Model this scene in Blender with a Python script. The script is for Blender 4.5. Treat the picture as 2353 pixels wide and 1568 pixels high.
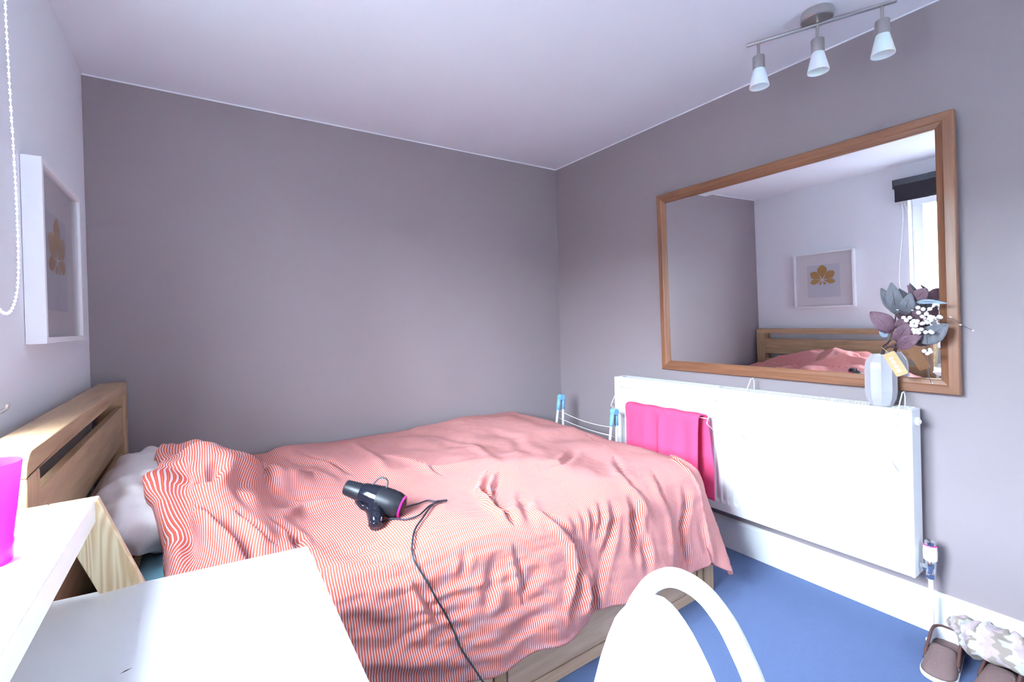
import bpy, bmesh, math, random
import numpy as np
from mathutils import Vector, Matrix
scene = bpy.context.scene
COL = scene.collection
for o in list(bpy.data.objects): bpy.data.objects.remove(o, do_unlink=True)
random.seed(4)
PI = math.pi
RW, RH, YF = 2.740, 2.400, -4.30          # right wall x, ceiling height, wall behind the camera

# ---------------------------------------------------------------- camera
cd = bpy.data.cameras.new('camera'); cam = bpy.data.objects.new('camera', cd); COL.objects.link(cam)
cd.sensor_fit = 'HORIZONTAL'; cd.sensor_width = 36.0
cd.lens = 1066.6*36.0/2353.0
cd.shift_x = 9.5/2353.0; cd.shift_y = -42.55/2353.0
cd.clip_start = 0.02; cd.clip_end = 200
yaw, pit, rol = 0.58757, -0.00462, -0.02676
fw = Vector((math.sin(yaw)*math.cos(pit), math.cos(yaw)*math.cos(pit), math.sin(pit)))
rt = Vector((math.cos(yaw), -math.sin(yaw), 0)); up = rt.cross(fw)
r2 = rt*math.cos(rol)+up*math.sin(rol); u2 = -rt*math.sin(rol)+up*math.cos(rol)
M = Matrix((r2, u2, -fw)).transposed().to_4x4(); M.translation = Vector((0.4102, -2.7753, 1.2424))
cam.matrix_world = M
scene.camera = cam

# ---------------------------------------------------------------- daylight and exposure
SKY = 62.0
world = bpy.data.worlds.new('overcast_sky'); scene.world = world; world.use_nodes = True
wn = world.node_tree.nodes; bg = wn['Background']
bg.inputs['Color'].default_value = (0.72, 0.875, 1.0, 1); bg.inputs['Strength'].default_value = SKY
WY0, WY1, WZ0, WZ1 = -2.38, -1.315, 0.955, 2.12      # window opening in the left wall
pl = bpy.data.lights.new('window_daylight_portal', 'AREA'); pl.shape = 'RECTANGLE'
pl.size = WY1-WY0; pl.size_y = WZ1-WZ0; pl.cycles.is_portal = True
po = bpy.data.objects.new('window_daylight_portal', pl); COL.objects.link(po)
po.location = (-0.20, (WY0+WY1)/2, (WZ0+WZ1)/2); po.rotation_euler = (PI/2, 0, -PI/2)
# unseen window added behind the camera for fill light, with a white shade
W2 = (1.25, 2.35, 0.98, 2.08)
pl2 = bpy.data.lights.new('rear_fill_portal', 'AREA'); pl2.shape = 'RECTANGLE'; pl2.size = W2[1]-W2[0]; pl2.size_y = W2[3]-W2[2]; pl2.cycles.is_portal = True
po2 = bpy.data.objects.new('rear_fill_portal', pl2); COL.objects.link(po2)
po2.location = ((W2[0]+W2[1])/2, YF-.19, (W2[2]+W2[3])/2); po2.rotation_euler = (PI/2, 0, 0)
scene.view_settings.view_transform = 'Standard'; scene.view_settings.look = 'None'
scene.view_settings.exposure = 1.0; scene.view_settings.gamma = 1.0; scene.view_settings.use_curve_mapping = False
scene.cycles.diffuse_bounces = 6; scene.cycles.max_bounces = 14; scene.cycles.sample_clamp_indirect = 12

# ---------------------------------------------------------------- materials
MATS = {}
def newmat(name):
    m = bpy.data.materials.new(name); m.use_nodes = True; MATS[name] = m
    return m, m.node_tree.nodes, m.node_tree.links, m.node_tree.nodes['Principled BSDF']
def coords(n, l, scale=(1, 1, 1), kind='Object'):
    t = n.new('ShaderNodeTexCoord'); mp = n.new('ShaderNodeMapping'); mp.inputs['Scale'].default_value = scale
    l.new(t.outputs[kind], mp.inputs['Vector']); return mp.outputs['Vector']
def plain(name, col, rough=.5, metal=0., bump=0., bscale=60., var=.04, spec=.5, **kw):
    m, n, l, p = newmat(name)
    p.inputs['Roughness'].default_value = rough; p.inputs['Metallic'].default_value = metal
    p.inputs['Specular IOR Level'].default_value = spec
    for k, v in kw.items(): p.inputs[k].default_value = v
    v = coords(n, l)
    nz = n.new('ShaderNodeTexNoise'); nz.inputs['Scale'].default_value = bscale; nz.inputs['Detail'].default_value = 4
    l.new(v, nz.inputs['Vector'])
    rp = n.new('ShaderNodeValToRGB')
    rp.color_ramp.elements[0].color = tuple(c*(1-var) for c in col)+(1,)
    rp.color_ramp.elements[1].color = tuple(min(1, c*(1+var)) for c in col)+(1,)
    l.new(nz.outputs['Fac'], rp.inputs['Fac']); l.new(rp.outputs['Color'], p.inputs['Base Color'])
    if bump:
        b = n.new('ShaderNodeBump'); b.inputs['Strength'].default_value = bump; b.inputs['Distance'].default_value = .004
        l.new(nz.outputs['Fac'], b.inputs['Height']); l.new(b.outputs['Normal'], p.inputs['Normal'])
    return m
def wood(name, c0, c1, grain='Y', rough=.45, scale=1., ring=0.):
    m, n, l, p = newmat(name)
    s = {'X': (1.2, 14, 14), 'Y': (14, 1.2, 14), 'Z': (14, 14, 1.2)}[grain]
    v = coords(n, l, tuple(k*scale for k in s))
    nz = n.new('ShaderNodeTexNoise'); nz.inputs['Scale'].default_value = 2.2; nz.inputs['Detail'].default_value = 8; nz.inputs['Distortion'].default_value = .8
    l.new(v, nz.inputs['Vector'])
    fac = nz.outputs['Fac']
    if ring:
        sw = {'X': (2.5, 30, 30), 'Y': (30, 2.5, 30), 'Z': (30, 30, 2.5)}[grain]
        v2 = coords(n, l, sw)
        w = n.new('ShaderNodeTexNoise'); w.inputs['Scale'].default_value = 1.0; w.inputs['Detail'].default_value = 1.5
        l.new(v2, w.inputs['Vector'])
        mt = n.new('ShaderNodeMath'); mt.operation = 'MULTIPLY'; mt.inputs[1].default_value = ring
        l.new(w.outputs['Fac'], mt.inputs[0])
        fr = n.new('ShaderNodeMath'); fr.operation = 'PINGPONG'; fr.inputs[1].default_value = .5
        l.new(mt.outputs[0], fr.inputs[0])
        ad = n.new('ShaderNodeMath'); ad.operation = 'MULTIPLY_ADD'; ad.inputs[1].default_value = 1.2; ad.inputs[2].default_value = 0.2
        l.new(fr.outputs[0], ad.inputs[0]); fac = ad.outputs[0]
    rp = n.new('ShaderNodeValToRGB'); rp.color_ramp.elements[0].position = .3; rp.color_ramp.elements[1].position = .72
    rp.color_ramp.elements[0].color = c0+(1,); rp.color_ramp.elements[1].color = c1+(1,)
    l.new(fac, rp.inputs['Fac']); l.new(rp.outputs['Color'], p.inputs['Base Color'])
    p.inputs['Roughness'].default_value = rough
    b = n.new('ShaderNodeBump'); b.inputs['Strength'].default_value = .12; b.inputs['Distance'].default_value = .002
    l.new(nz.outputs['Fac'], b.inputs['Height']); l.new(b.outputs['Normal'], p.inputs['Normal'])
    return m
plain('grey_paint', (.282, .234, .252), .62, bump=.05, bscale=240, var=.015)
plain('white_paint', (.81, .83, .88), .6, bump=.05, bscale=240, var=.012)
plain('ceiling_paint', (.80, .81, .865), .7, bump=.04, bscale=200, var=.012)
plain('gloss_white', (.86, .86, .87), .28, var=.01)
plain('radiator_enamel', (.84, .84, .84), .35, var=.01)
plain('carpet_blue', (.140, .195, .365), .95, bump=.9, bscale=420, var=.30, spec=.1)
wood('oak', (.36, .22, .12), (.56, .37, .215), 'Y')
wood('oak_long', (.50, .315, .195), (.68, .47, .325), 'X')
wood('oak_upright', (.36, .22, .12), (.56, .37, .215), 'Z')
wood('mirror_wood_flat', (.17, .068, .034), (.275, .118, .060), 'Y', rough=.35)
wood('mirror_wood_upright', (.17, .068, .034), (.275, .118, .060), 'Z', rough=.35)
wood('pine', (.64, .44, .24), (.84, .70, .47), 'Z', ring=9.)
wood('pine_flat', (.64, .44, .24), (.84, .70, .47), 'X', ring=9.)
plain('white_laminate', (.86, .87, .88), .22, var=.01)
plain('white_plastic', (.88, .88, .88), .3, var=.01)
plain('brushed_nickel', (.52, .50, .48), .32, 1., bump=.05, bscale=300, var=.05)
plain('chrome', (.75, .76, .78), .10, 1., var=.02)
plain('white_wire', (.85, .85, .87), .35, var=.01)
plain('tube_grey', (.62, .62, .68), .4, var=.02)
plain('blue_plastic', (.20, .45, .72), .4, var=.03)
plain('towel_pink', (.80, .090, .225), .95, bump=.8, bscale=300, var=.14, spec=.1)
plain('pillow_cotton', (.66, .60, .60), .9, bump=.15, bscale=90, var=.03, spec=.1)
plain('sheet_blue', (.36, .72, .88), .9, bump=.1, bscale=90, var=.04, spec=.1)
plain('red_cotton', (.50, .02, .03), .9, bump=.2, bscale=90, var=.1, spec=.1)
plain('dark_plastic', (.012, .013, .018), .38, var=.1, spec=.3)
plain('gloss_black', (.008, .009, .016), .12, var=.1, spec=.4)
plain('pink_plastic', (.85, .02, .30), .35, var=.04)
plain('cord_black', (.02, .022, .035), .45, var=.1)
plain('blind_fabric', (.028, .024, .032), .85, bump=.2, bscale=500, var=.15)
plain('blind_rail', (.07, .08, .10), .4, var=.05)
plain('bead_white', (.82, .84, .86), .3, var=.02)
plain('frame_white', (.84, .84, .86), .4, var=.01)
plain('mount_card', (.86, .85, .88), .9, var=.01)
plain('print_paper', (.70, .72, .80), .9, var=.02)
plain('leaf_ochre', (.50, .29, .07), .8, var=.08)
plain('vase_ceramic', (.40, .385, .42), .32, var=.02)
plain('leaf_purple', (.150, .080, .108), .6, bump=.3, bscale=120, var=.30)
plain('leaf_grey', (.140, .145, .165), .6, bump=.3, bscale=120, var=.25)
plain('leaf_teal', (.30, .38, .46), .6, bump=.3, bscale=120, var=.2)
plain('twig', (.10, .055, .06), .7, var=.2)
plain('berry_white', (.90, .86, .89), .35, var=.03)
plain('tag_orange', (.62, .33, .16), .7, var=.06)
plain('tag_ink', (.95, .93, .92), .7, var=.02)
plain('string_yellow', (.60, .50, .10), .8, var=.1)
plain('slipper_suede', (.135, .068, .062), .9, bump=.4, bscale=200, var=.18, spec=.15)
plain('slipper_footbed', (.20, .135, .13), .9, bump=.4, bscale=160, var=.16, spec=.15)
plain('slipper_lining', (.78, .79, .88), .95, bump=.5, bscale=260, var=.05, spec=.1)
plain('slipper_sole', (.82, .84, .82), .6, var=.03)
plain('building_stone', (.30, .29, .275), .85, bump=.2, bscale=3, var=.10)
plain('building_trim', (.72, .72, .72), .7, var=.03)
plain('building_glass', (.10, .12, .15), .08, var=.1)
plain('street_asphalt', (.16, .16, .17), .9, bump=.2, bscale=4, var=.1)
plain('dark_gap', (.03, .02, .02), .9, var=.1)
def special():
    # mirror silver
    m, n, l, p = newmat('mirror_glass')
    p.inputs['Base Color'].default_value = (.93, .94, .95, 1); p.inputs['Metallic'].default_value = 1; p.inputs['Roughness'].default_value = 0
    # clear window / picture glass
    for nm, f in (('pane_glass', .06), ('picture_glass', .05), ('clear_plastic', .25)):
        m, n, l, p = newmat(nm); n.remove(p)
        out = n['Material Output']; tr = n.new('ShaderNodeBsdfTransparent'); gl = n.new('ShaderNodeBsdfGlossy'); gl.inputs['Roughness'].default_value = .02
        lw = n.new('ShaderNodeLayerWeight'); lw.inputs['Blend'].default_value = .25
        mt = n.new('ShaderNodeMath'); mt.operation = 'MULTIPLY_ADD'; mt.inputs[1].default_value = .5; mt.inputs[2].default_value = f; mt.use_clamp = True
        mx = n.new('ShaderNodeMixShader')
        l.new(lw.outputs['Fresnel'], mt.inputs[0]); l.new(mt.outputs[0], mx.inputs[0]); l.new(tr.outputs[0], mx.inputs[1]); l.new(gl.outputs[0], mx.inputs[2]); l.new(mx.outputs[0], out.inputs['Surface'])
    # white shade of the added rear window, lets fill daylight glow through
    m, n, l, p = newmat('fill_shade_cloth'); out = n['Material Output']; n.remove(p)
    t = n.new('ShaderNodeBsdfTranslucent'); t.inputs['Color'].default_value = (.70, .72, .74, 1); d = n.new('ShaderNodeBsdfDiffuse'); d.inputs['Color'].default_value = (.8, .8, .82, 1)
    mx = n.new('ShaderNodeMixShader'); mx.inputs[0].default_value = .80; l.new(t.outputs[0], mx.inputs[2]); l.new(d.outputs[0], mx.inputs[1]); l.new(mx.outputs[0], out.inputs['Surface'])
    # frosted lamp shade
    m, n, l, p = newmat('frosted_glass'); p.inputs['Base Color'].default_value = (.84, .86, .90, 1); p.inputs['Roughness'].default_value = .35
    p.inputs['Subsurface Weight'].default_value = .5; p.inputs['Subsurface Scale'].default_value = .02
    # translucent pink tumbler
    m, n, l, p = newmat('cup_plastic'); p.inputs['Base Color'].default_value = (.95, .08, .62, 1); p.inputs['Roughness'].default_value = .25
    out = n['Material Output']; t = n.new('ShaderNodeBsdfTranslucent'); t.inputs['Color'].default_value = (1., .12, .72, 1)
    mx = n.new('ShaderNodeMixShader'); mx.inputs[0].default_value = .6
    l.new(p.outputs[0], mx.inputs[1]); l.new(t.outputs[0], mx.inputs[2]); l.new(mx.outputs[0], out.inputs['Surface'])
    # duvet: woven stripes across the bed, red / orange / red / white
    m, n, l, p = newmat('duvet_stripes'); p.inputs['Roughness'].default_value = .9; p.inputs['Specular IOR Level'].default_value = .1
    uv = n.new('ShaderNodeUVMap'); uv.uv_map = 'cloth'; sp = n.new('ShaderNodeSeparateXYZ'); l.new(uv.outputs[0], sp.inputs[0])
    q = n.new('ShaderNodeMath'); q.operation = 'DIVIDE'; q.inputs[1].default_value = .0070; l.new(sp.outputs['X'], q.inputs[0])
    fr = n.new('ShaderNodeMath'); fr.operation = 'FRACT'; l.new(q.outputs[0], fr.inputs[0])
    rp = n.new('ShaderNodeValToRGB'); rp.color_ramp.interpolation = 'LINEAR'
    e = rp.color_ramp.elements; red = (.52, .066, .075, 1); org = (.58, .150, .052, 1); wh = (.60, .545, .555, 1)
    e[0].position = 0; e[0].color = red; e[1].position = 1; e[1].color = red
    for pos, c in ((.17, red), (.24, org), (.36, org), (.43, red), (.57, red), (.63, wh), (.94, wh)):
        k = e.new(pos); k.color = c
    l.new(fr.outputs[0], rp.inputs['Fac']); l.new(rp.outputs['Color'], p.inputs['Base Color'])
    # fluffy striped scarf
    m, n, l, p = newmat('scarf_stripes'); p.inputs['Roughness'].default_value = .95; p.inputs['Specular IOR Level'].default_value = .05
    uv = n.new('ShaderNodeUVMap'); uv.uv_map = 'cloth'; sp = n.new('ShaderNodeSeparateXYZ'); l.new(uv.outputs[0], sp.inputs[0])
    fr = n.new('ShaderNodeMath'); fr.operation = 'FRACT'; l.new(sp.outputs['X'], fr.inputs[0])
    rp = n.new('ShaderNodeValToRGB'); e = rp.color_ramp.elements
    cr = (.80, .78, .76, 1); pk = (.72, .58, .62, 1); be = (.50, .42, .36, 1)
    e[0].position = 0; e[0].color = cr; e[1].position = 1; e[1].color = cr
    for pos, c in ((.22, cr), (.28, pk), (.52, pk), (.58, be), (.85, be), (.92, cr)): k = e.new(pos); k.color = c
    l.new(fr.outputs[0], rp.inputs['Fac']); l.new(rp.outputs['Color'], p.inputs['Base Color'])
    wz = n.new('ShaderNodeTexNoise'); wz.inputs['Scale'].default_value = 9; wz.inputs['Detail'].default_value = 0; wm = n.new('ShaderNodeMath'); wm.operation = 'MULTIPLY_ADD'; wm.inputs[1].default_value = .9
    l.new(wz.outputs['Fac'], wm.inputs[0]); l.new(sp.outputs['X'], wm.inputs[2]); l.new(wm.outputs[0], fr.inputs[0])
    nz = n.new('ShaderNodeTexNoise'); nz.inputs['Scale'].default_value = 260; b = n.new('ShaderNodeBump'); b.inputs['Strength'].default_value = .8; b.inputs['Distance'].default_value = .004
    l.new(nz.outputs['Fac'], b.inputs['Height']); l.new(b.outputs['Normal'], p.inputs['Normal'])
special()

# ---------------------------------------------------------------- mesh helpers
WL = {}                                     # world location of a parent, so parts are written in room coordinates
def obj(name, verts, faces, mat, parent=None, smooth=False, uv=None, local=False):
    me = bpy.data.meshes.new(name)
    off = Vector((0, 0, 0)) if (parent is None or local) else WL.get(parent.name, Vector((0, 0, 0)))
    me.from_pydata([(v[0]-off[0], v[1]-off[1], v[2]-off[2]) for v in verts], [], [tuple(f) for f in faces])
    me.materials.append(MATS[mat])
    if smooth: me.polygons.foreach_set('use_smooth', [True]*len(me.polygons))
    if uv is not None:
        ul = me.uv_layers.new(name='cloth'); li = np.zeros(len(me.loops), dtype=np.int32); me.loops.foreach_get('vertex_index', li)
        ul.data.foreach_set('uv', np.asarray(uv, dtype=np.float32)[li].ravel())
    me.update(); me.validate()
    o = bpy.data.objects.new(name, me); COL.objects.link(o)
    if parent is not None:
        o.parent = parent; WL[o.name] = off
    return o
def fix_normals(o):
    bm = bmesh.new(); bm.from_mesh(o.data); bmesh.ops.recalc_face_normals(bm, faces=bm.faces); bm.to_mesh(o.data); bm.free(); return o
def tag(o, label=None, cat=None, group=None, kind=None):
    if label: o['label'] = label
    if cat: o['category'] = cat
    if group: o['group'] = group
    if kind: o['kind'] = kind
    return o
def thing(name, loc, label, cat, group=None, rot=None):
    e = bpy.data.objects.new(name, None); e.empty_display_size = .05; COL.objects.link(e); e.location = loc
    if rot is not None: e.rotation_euler = rot
    WL[e.name] = Vector(loc); tag(e, label, cat, group); return e
def struct_empty(name, loc):
    e = bpy.data.objects.new(name, None); e.empty_display_size = .05; COL.objects.link(e); e.location = loc
    WL[e.name] = Vector(loc); e['kind'] = 'structure'; return e
def prism(name, poly, axis, t0, t1, mat, parent=None, bevel=0., seg=2, smooth=False, local=False):
    """polygon extruded along axis ('x','y','z'); poly gives the two other coordinates in order"""
    def mk(p, t):
        return {'x': (t, p[0], p[1]), 'y': (p[0], t, p[1]), 'z': (p[0], p[1], t)}[axis]
    n = len(poly); vs = [mk(p, t0) for p in poly]+[mk(p, t1) for p in poly]
    fs = [tuple(range(n))[::-1], tuple(range(n, 2*n))]+[(i, (i+1) % n, n+(i+1) % n, n+i) for i in range(n)]
    o = obj(name, vs, fs, mat, parent, local=local)
    bm = bmesh.new(); bm.from_mesh(o.data); bmesh.ops.recalc_face_normals(bm, faces=bm.faces)
    if bevel:
        ed = [e for e in bm.edges if len(e.link_faces) == 2 and e.calc_face_angle(0) > .5]
        bmesh.ops.bevel(bm, geom=ed, offset=bevel, segments=seg, affect='EDGES', profile=.5)
    bm.to_mesh(o.data); bm.free()
    if smooth: o.data.polygons.foreach_set('use_smooth', [True]*len(o.data.polygons))
    return o
def box(name, lo, hi, mat, parent=None, bevel=.003, seg=2, local=False):
    return prism(name, [(lo[0], lo[1]), (hi[0], lo[1]), (hi[0], hi[1]), (lo[0], hi[1])], 'z', lo[2], hi[2], mat, parent, bevel, seg, local=local)
def spline(pts, per=8, closed=False):
    P = [Vector(p) for p in pts]; n = len(P); out = []
    rng = range(n if closed else n-1)
    for i in rng:
        if closed: p0, p1, p2, p3 = P[i-1], P[i], P[(i+1) % n], P[(i+2) % n]
        else: p0, p1, p2, p3 = P[max(i-1, 0)], P[i], P[i+1], P[min(i+2, n-1)]
        for k in range(per):
            t = k/per; t2 = t*t; t3 = t2*t
            out.append(.5*((2*p1)+(-p0+p2)*t+(2*p0-5*p1+4*p2-p3)*t2+(-p0+3*p1-3*p2+p3)*t3))
    if not closed: out.append(P[-1])
    return out
def tube(name, pts, r, mat, parent=None, n=8, closed=False, flat=None, cap=True, local=False, upv=None):
    """sweep; r number or list; flat=(ru, rv) elliptical section"""
    P = [Vector(p) for p in pts]; m = len(P); vs = []; fs = []
    T = []
    for i in range(m):
        a = P[i-1] if (i > 0 or closed) else P[i]; b = P[(i+1) % m] if (i < m-1 or closed) else P[i]
        T.append((b-a).normalized())
    ref = Vector(upv) if upv else (Vector((0, 0, 1)) if abs(T[0].z) < .9 else Vector((1, 0, 0)))
    u = (ref-T[0]*ref.dot(T[0])).normalized()
    for i in range(m):
        if upv: u = Vector(upv)
        u = (u-T[i]*u.dot(T[i])); u = u.normalized() if u.length > 1e-6 else Vector((1, 0, 0))
        v = T[i].cross(u); rr = r[i] if isinstance(r, (list, tuple)) else r
        for k in range(n):
            an = 2*PI*k/n
            ca, sa = math.cos(an), math.sin(an)
            if flat:
                e = .55
                ca = math.copysign(abs(ca)**e, ca)*flat[0]; sa = math.copysign(abs(sa)**e, sa)*flat[1]
            vs.append(P[i]+u*(ca*rr)+v*(sa*rr))
    for i in range(m if closed else m-1):
        for k in range(n):
            j = (i+1) % m; fs.append((i*n+k, i*n+(k+1) % n, j*n+(k+1) % n, j*n+k))
    if cap and not closed: fs.append(tuple(range(n))[::-1]); fs.append(tuple((m-1)*n+k for k in range(n)))
    return fix_normals(obj(name, vs, fs, mat, parent, smooth=True, local=local))
def lathe(name, prof, mat, parent=None, org=(0, 0, 0), axis=(0, 0, 1), seg=24, smooth=True, closed=False, local=False):
    """prof = list of (distance along axis, radius)"""
    A = Vector(axis).normalized(); ref = Vector((1, 0, 0)) if abs(A.x) < .9 else Vector((0, 1, 0))
    u = (ref-A*ref.dot(A)).normalized(); v = A.cross(u); O = Vector(org); vs = []; fs = []
    for d, r in prof:
        for k in range(seg):
            an = 2*PI*k/seg; vs.append(O+A*d+u*(r*math.cos(an))+v*(r*math.sin(an)))
    m = len(prof)
    for i in range(m-1 if not closed else m):
        j = (i+1) % m
        for k in range(seg): fs.append((i*seg+k, i*seg+(k+1) % seg, j*seg+(k+1) % seg, j*seg+k))
    if not closed:
        if prof[0][1] > 1e-5: fs.append(tuple(range(seg))[::-1])
        if prof[-1][1] > 1e-5: fs.append(tuple((m-1)*seg+k for k in range(seg)))
    o = obj(name, vs, fs, mat, parent, smooth=smooth, local=local)
    bm = bmesh.new(); bm.from_mesh(o.data); bmesh.ops.remove_doubles(bm, verts=bm.verts, dist=1e-6); bmesh.ops.recalc_face_normals(bm, faces=bm.faces)
    if smooth:
        for e in bm.edges:
            if len(e.link_faces) == 2 and e.calc_face_angle(0) > .7: e.smooth = False
    bm.to_mesh(o.data); bm.free(); return o
def grid_obj(name, P, mat, parent=None, uv=None, smooth=True, wrap_u=False, solid=0., local=False):
    P = np.asarray(P); na, nb = P.shape[:2]
    i, j = np.meshgrid(np.arange(na if wrap_u else na-1), np.arange(nb-1), indexing='ij'); i2 = (i+1) % na
    f = np.stack([i*nb+j, i2*nb+j, i2*nb+j+1, i*nb+j+1], -1).reshape(-1, 4)
    o = obj(name, P.reshape(-1, 3).tolist(), f.tolist(), mat, parent, smooth, None if uv is None else np.asarray(uv).reshape(-1, 2), local=local)
    if solid:
        md = o.modifiers.new('thickness', 'SOLIDIFY'); md.thickness = abs(solid); md.offset = -1 if solid > 0 else 1; md.use_rim = True
    return o
def link_copy(src, name, parent, loc, rot=None, scale=None):
    c = src.copy(); c.name = name; COL.objects.link(c); c.parent = parent; c.location = loc
    if rot is not None: c.rotation_euler = rot
    if scale is not None: c.scale = scale
    return c
# ---------------------------------------------------------------- duvet surface (numpy)
DX0, DY0, DZ = 0.298, -0.055, 0.600          # head edge, far edge, lying height
A_S, B_E, DR = 1.887, 1.500, 0.16            # where the cloth starts to bend over foot / near side
A_END, B_END = 2.225, 1.850
NA, NB = 380, 320
def _smooth_noise(rs, u, v, nu, nv):
    g = rs.rand(nu + 3, nv + 3) * 2 - 1
    u = np.clip(u, 0, .99999) * nu; v = np.clip(v, 0, .99999) * nv
    i = u.astype(int); j = v.astype(int); fu = u - i; fv = v - j
    fu = fu*fu*(3-2*fu); fv = fv*fv*(3-2*fv)
    return (g[i,j]*(1-fu)*(1-fv)+g[i+1,j]*fu*(1-fv)+g[i,j+1]*(1-fu)*fv+g[i+1,j+1]*fu*fv)
def _wrap(d, R, fl):
    q = np.pi*.5*R
    out = np.where(d < 0, d, np.where(d < q, R*np.sin(np.clip(d/R, 0, 1.58)), R + fl*(d-q)))
    drop = np.where(d < 0, 0, np.where(d < q, R*(1-np.cos(np.clip(d/R, 0, 1.58))), R + np.sqrt(1-fl*fl)*(d-q)))
    return out, drop
def _stroke(a, b, pts, w, h, kind):
    pts = np.array(pts, float)
    best = np.full(a.shape, 9.); sd = np.zeros(a.shape); tt = np.zeros(a.shape)
    seg = np.linalg.norm(np.diff(pts, axis=0), axis=1); L = seg.sum(); acc = 0
    for k in range(len(pts)-1):
        p, q = pts[k], pts[k+1]; e = q-p; l2 = e@e+1e-12
        t = np.clip(((a-p[0])*e[0]+(b-p[1])*e[1])/l2, 0, 1)
        dx = a-(p[0]+t*e[0]); dy = b-(p[1]+t*e[1]); d = np.hypot(dx, dy)
        s = np.sign(e[0]*dy-e[1]*dx); m = d < best
        best = np.where(m, d, best); sd = np.where(m, s*d, sd); tt = np.where(m, (acc+t*seg[k])/L, tt); acc += seg[k]
    tap = np.clip(np.sin(np.pi*np.clip(tt, .02, .98)), 0, 1)**.45
    if kind == 'r': f = np.exp(-(sd/w)**2)
    elif kind == 'v': f = -np.exp(-(sd/w)**2) + .35*np.exp(-((np.abs(sd)-1.8*w)/w)**2)
    elif kind == 's': f = np.exp(-((sd-.9*w)/w)**2) - .9*np.exp(-((sd+.5*w)/(.6*w))**2)
    else: f = np.exp(-((sd+.9*w)/w)**2) - .9*np.exp(-((sd-.5*w)/(.6*w))**2)
    return h*tap*f
def duvet_surface(strokes=(), na=NA, nb=NB):
    rs = np.random.RandomState(11)
    U, V = np.meshgrid(np.linspace(0, 1, na), np.linspace(0, 1, nb), indexing='ij')
    a = U*A_END; b = V*B_END
    # the head edge is cut a little uneven, the hem too
    sm = np.clip((a-1.1)/.75, 0, 1); sm = sm*sm*(3-2*sm)
    RN = .10+(DR-.10)*sm; B_S = B_E-RN
    da = a-A_S; db = b-B_S
    fl = .10 + .05*np.sin(a*9+1.)
    o1, d1 = _wrap(da, DR, fl); o2, d2 = _wrap(db, RN, fl)
    both = (da > 0) & (db > 0)
    dd = np.hypot(np.maximum(da, 0), np.maximum(db, 0))+1e-9
    oc, dc = _wrap(dd, RN, fl+.16*np.clip(2*np.minimum(da, db)/dd, 0, 1)*np.clip(da/.06, 0, 1))
    X = DX0+A_S + np.where(both, oc*da/dd, o1)
    Y = DY0-B_S - np.where(both, oc*db/dd, o2)
    Z = DZ - np.where(both, dc, np.maximum(d1, d2))
    top = np.clip(1-np.maximum(d1, d2)/.06, 0, 1)
    # lying heights: bunched head end over the far pillow, soft lumps, plump middle
    g = lambda cx, cy, sx, sy: np.exp(-((X-cx)/sx)**2-((Y-cy)/sy)**2)
    crest = np.interp(-Y, [0, .15, .25, .40, .52, .62, .70, .78, .90, 1.0, 1.12, 1.25, 1.40, 1.6],
                      [.0, .04, .10, .180, .185, .190, .215, .195, .255, .235, .19, .12, .05, .0])
    sx = np.interp(-Y, [0, .5, .9, 1.3], [.085, .095, .15, .17])
    xc = np.interp(-Y, [0, .5, .9, 1.3], [.365, .37, .415, .44])
    Z = Z + top*(crest*np.exp(-(np.abs(X-xc)/sx)**2.4)
                 + .07*g(.66, -.80, .13, .11) + .03*g(.75, -.25, .10, .12) + .02*g(1.2, -.75, .5, .25)
                 + .022*g(2.0, -.15, .25, .2) + .025*g(1.55, -1.15, .3, .2) - .025*g(.62, -.20, .07, .25) - .02*g(1.9,-1.3,.15,.3))
    Z = Z + top*.020*_smooth_noise(rs, U, V, 9, 7) + top*.009*_smooth_noise(rs, U, V, 18, 14)
    # sides of the head edge tuck down to the sheet
    edge = np.clip(1-a/.035, 0, 1); Z = Z - edge**2*np.clip(Z-.585, 0, .06)
    fe = np.clip(1-b/.05, 0, 1); Z = Z - .05*fe**2
    X = X + (.020*np.sin(b*6+.6)+.008*np.sin(b*17))*np.clip(1-a/.3, 0, 1)
    P = np.stack([X, Y, Z], -1)
    # hanging side: lobes that grow towards the hem
    hang = np.clip(d2/.35, 0, 1)*np.clip(1-da/.15, 0, 1)
    lob = (.55*np.sin(a*13.+.5)+.45*np.sin(a*23.+2.))*np.clip((a-.55)/.5, .25, 1)
    P[..., 1] -= hang*(.026+.020*lob)
    P[..., 2] += hang*(.018*np.sin(a*8.5+2.2)+.010*np.sin(a*21))
    # slack over the corner
    P[..., 2] += np.where(both, .012*np.sin(np.arctan2(db, np.maximum(da, 1e-6))*9), 0)
    # normals of the smooth surface
    def normals(P):
        pu = np.gradient(P, axis=0); pv = np.gradient(P, axis=1)
        n = np.cross(pv, pu); n /= np.linalg.norm(n, axis=-1, keepdims=True)+1e-12
        return n
    n = normals(P)
    disp = np.zeros_like(a)
    for st in strokes: disp += _stroke(a, b, *st)
    # small wrinkles: cross-wise on the hanging side, diagonal on top
    side = np.clip((b-1.30)/.15, 0, 1)
    disp += side*(.0050*_smooth_noise(rs, U, V, 10, 95)+.0035*_smooth_noise(rs, U, V, 26, 130)) * np.clip(1.6-a, .3, 1)
    disp += (1-.5*side)*(.0018*_smooth_noise(rs, np.mod(U*1.0+V*.35, 1), V, 40, 20)+.0010*_smooth_noise(rs, U, V, 70, 55))
    head = np.clip(1-(a-.1)/.45, 0, 1)
    disp += head*(.012*_smooth_noise(rs, np.mod(U+.10*V, 1), V, 34, 9)+.006*_smooth_noise(rs, U, V, 60, 24))
    P = P + n*disp[..., None]
    # keep it above mattress, outside bed side, off the back wall
    inside = (P[..., 0] < 2.10) & (P[..., 1] > -1.40)
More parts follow.
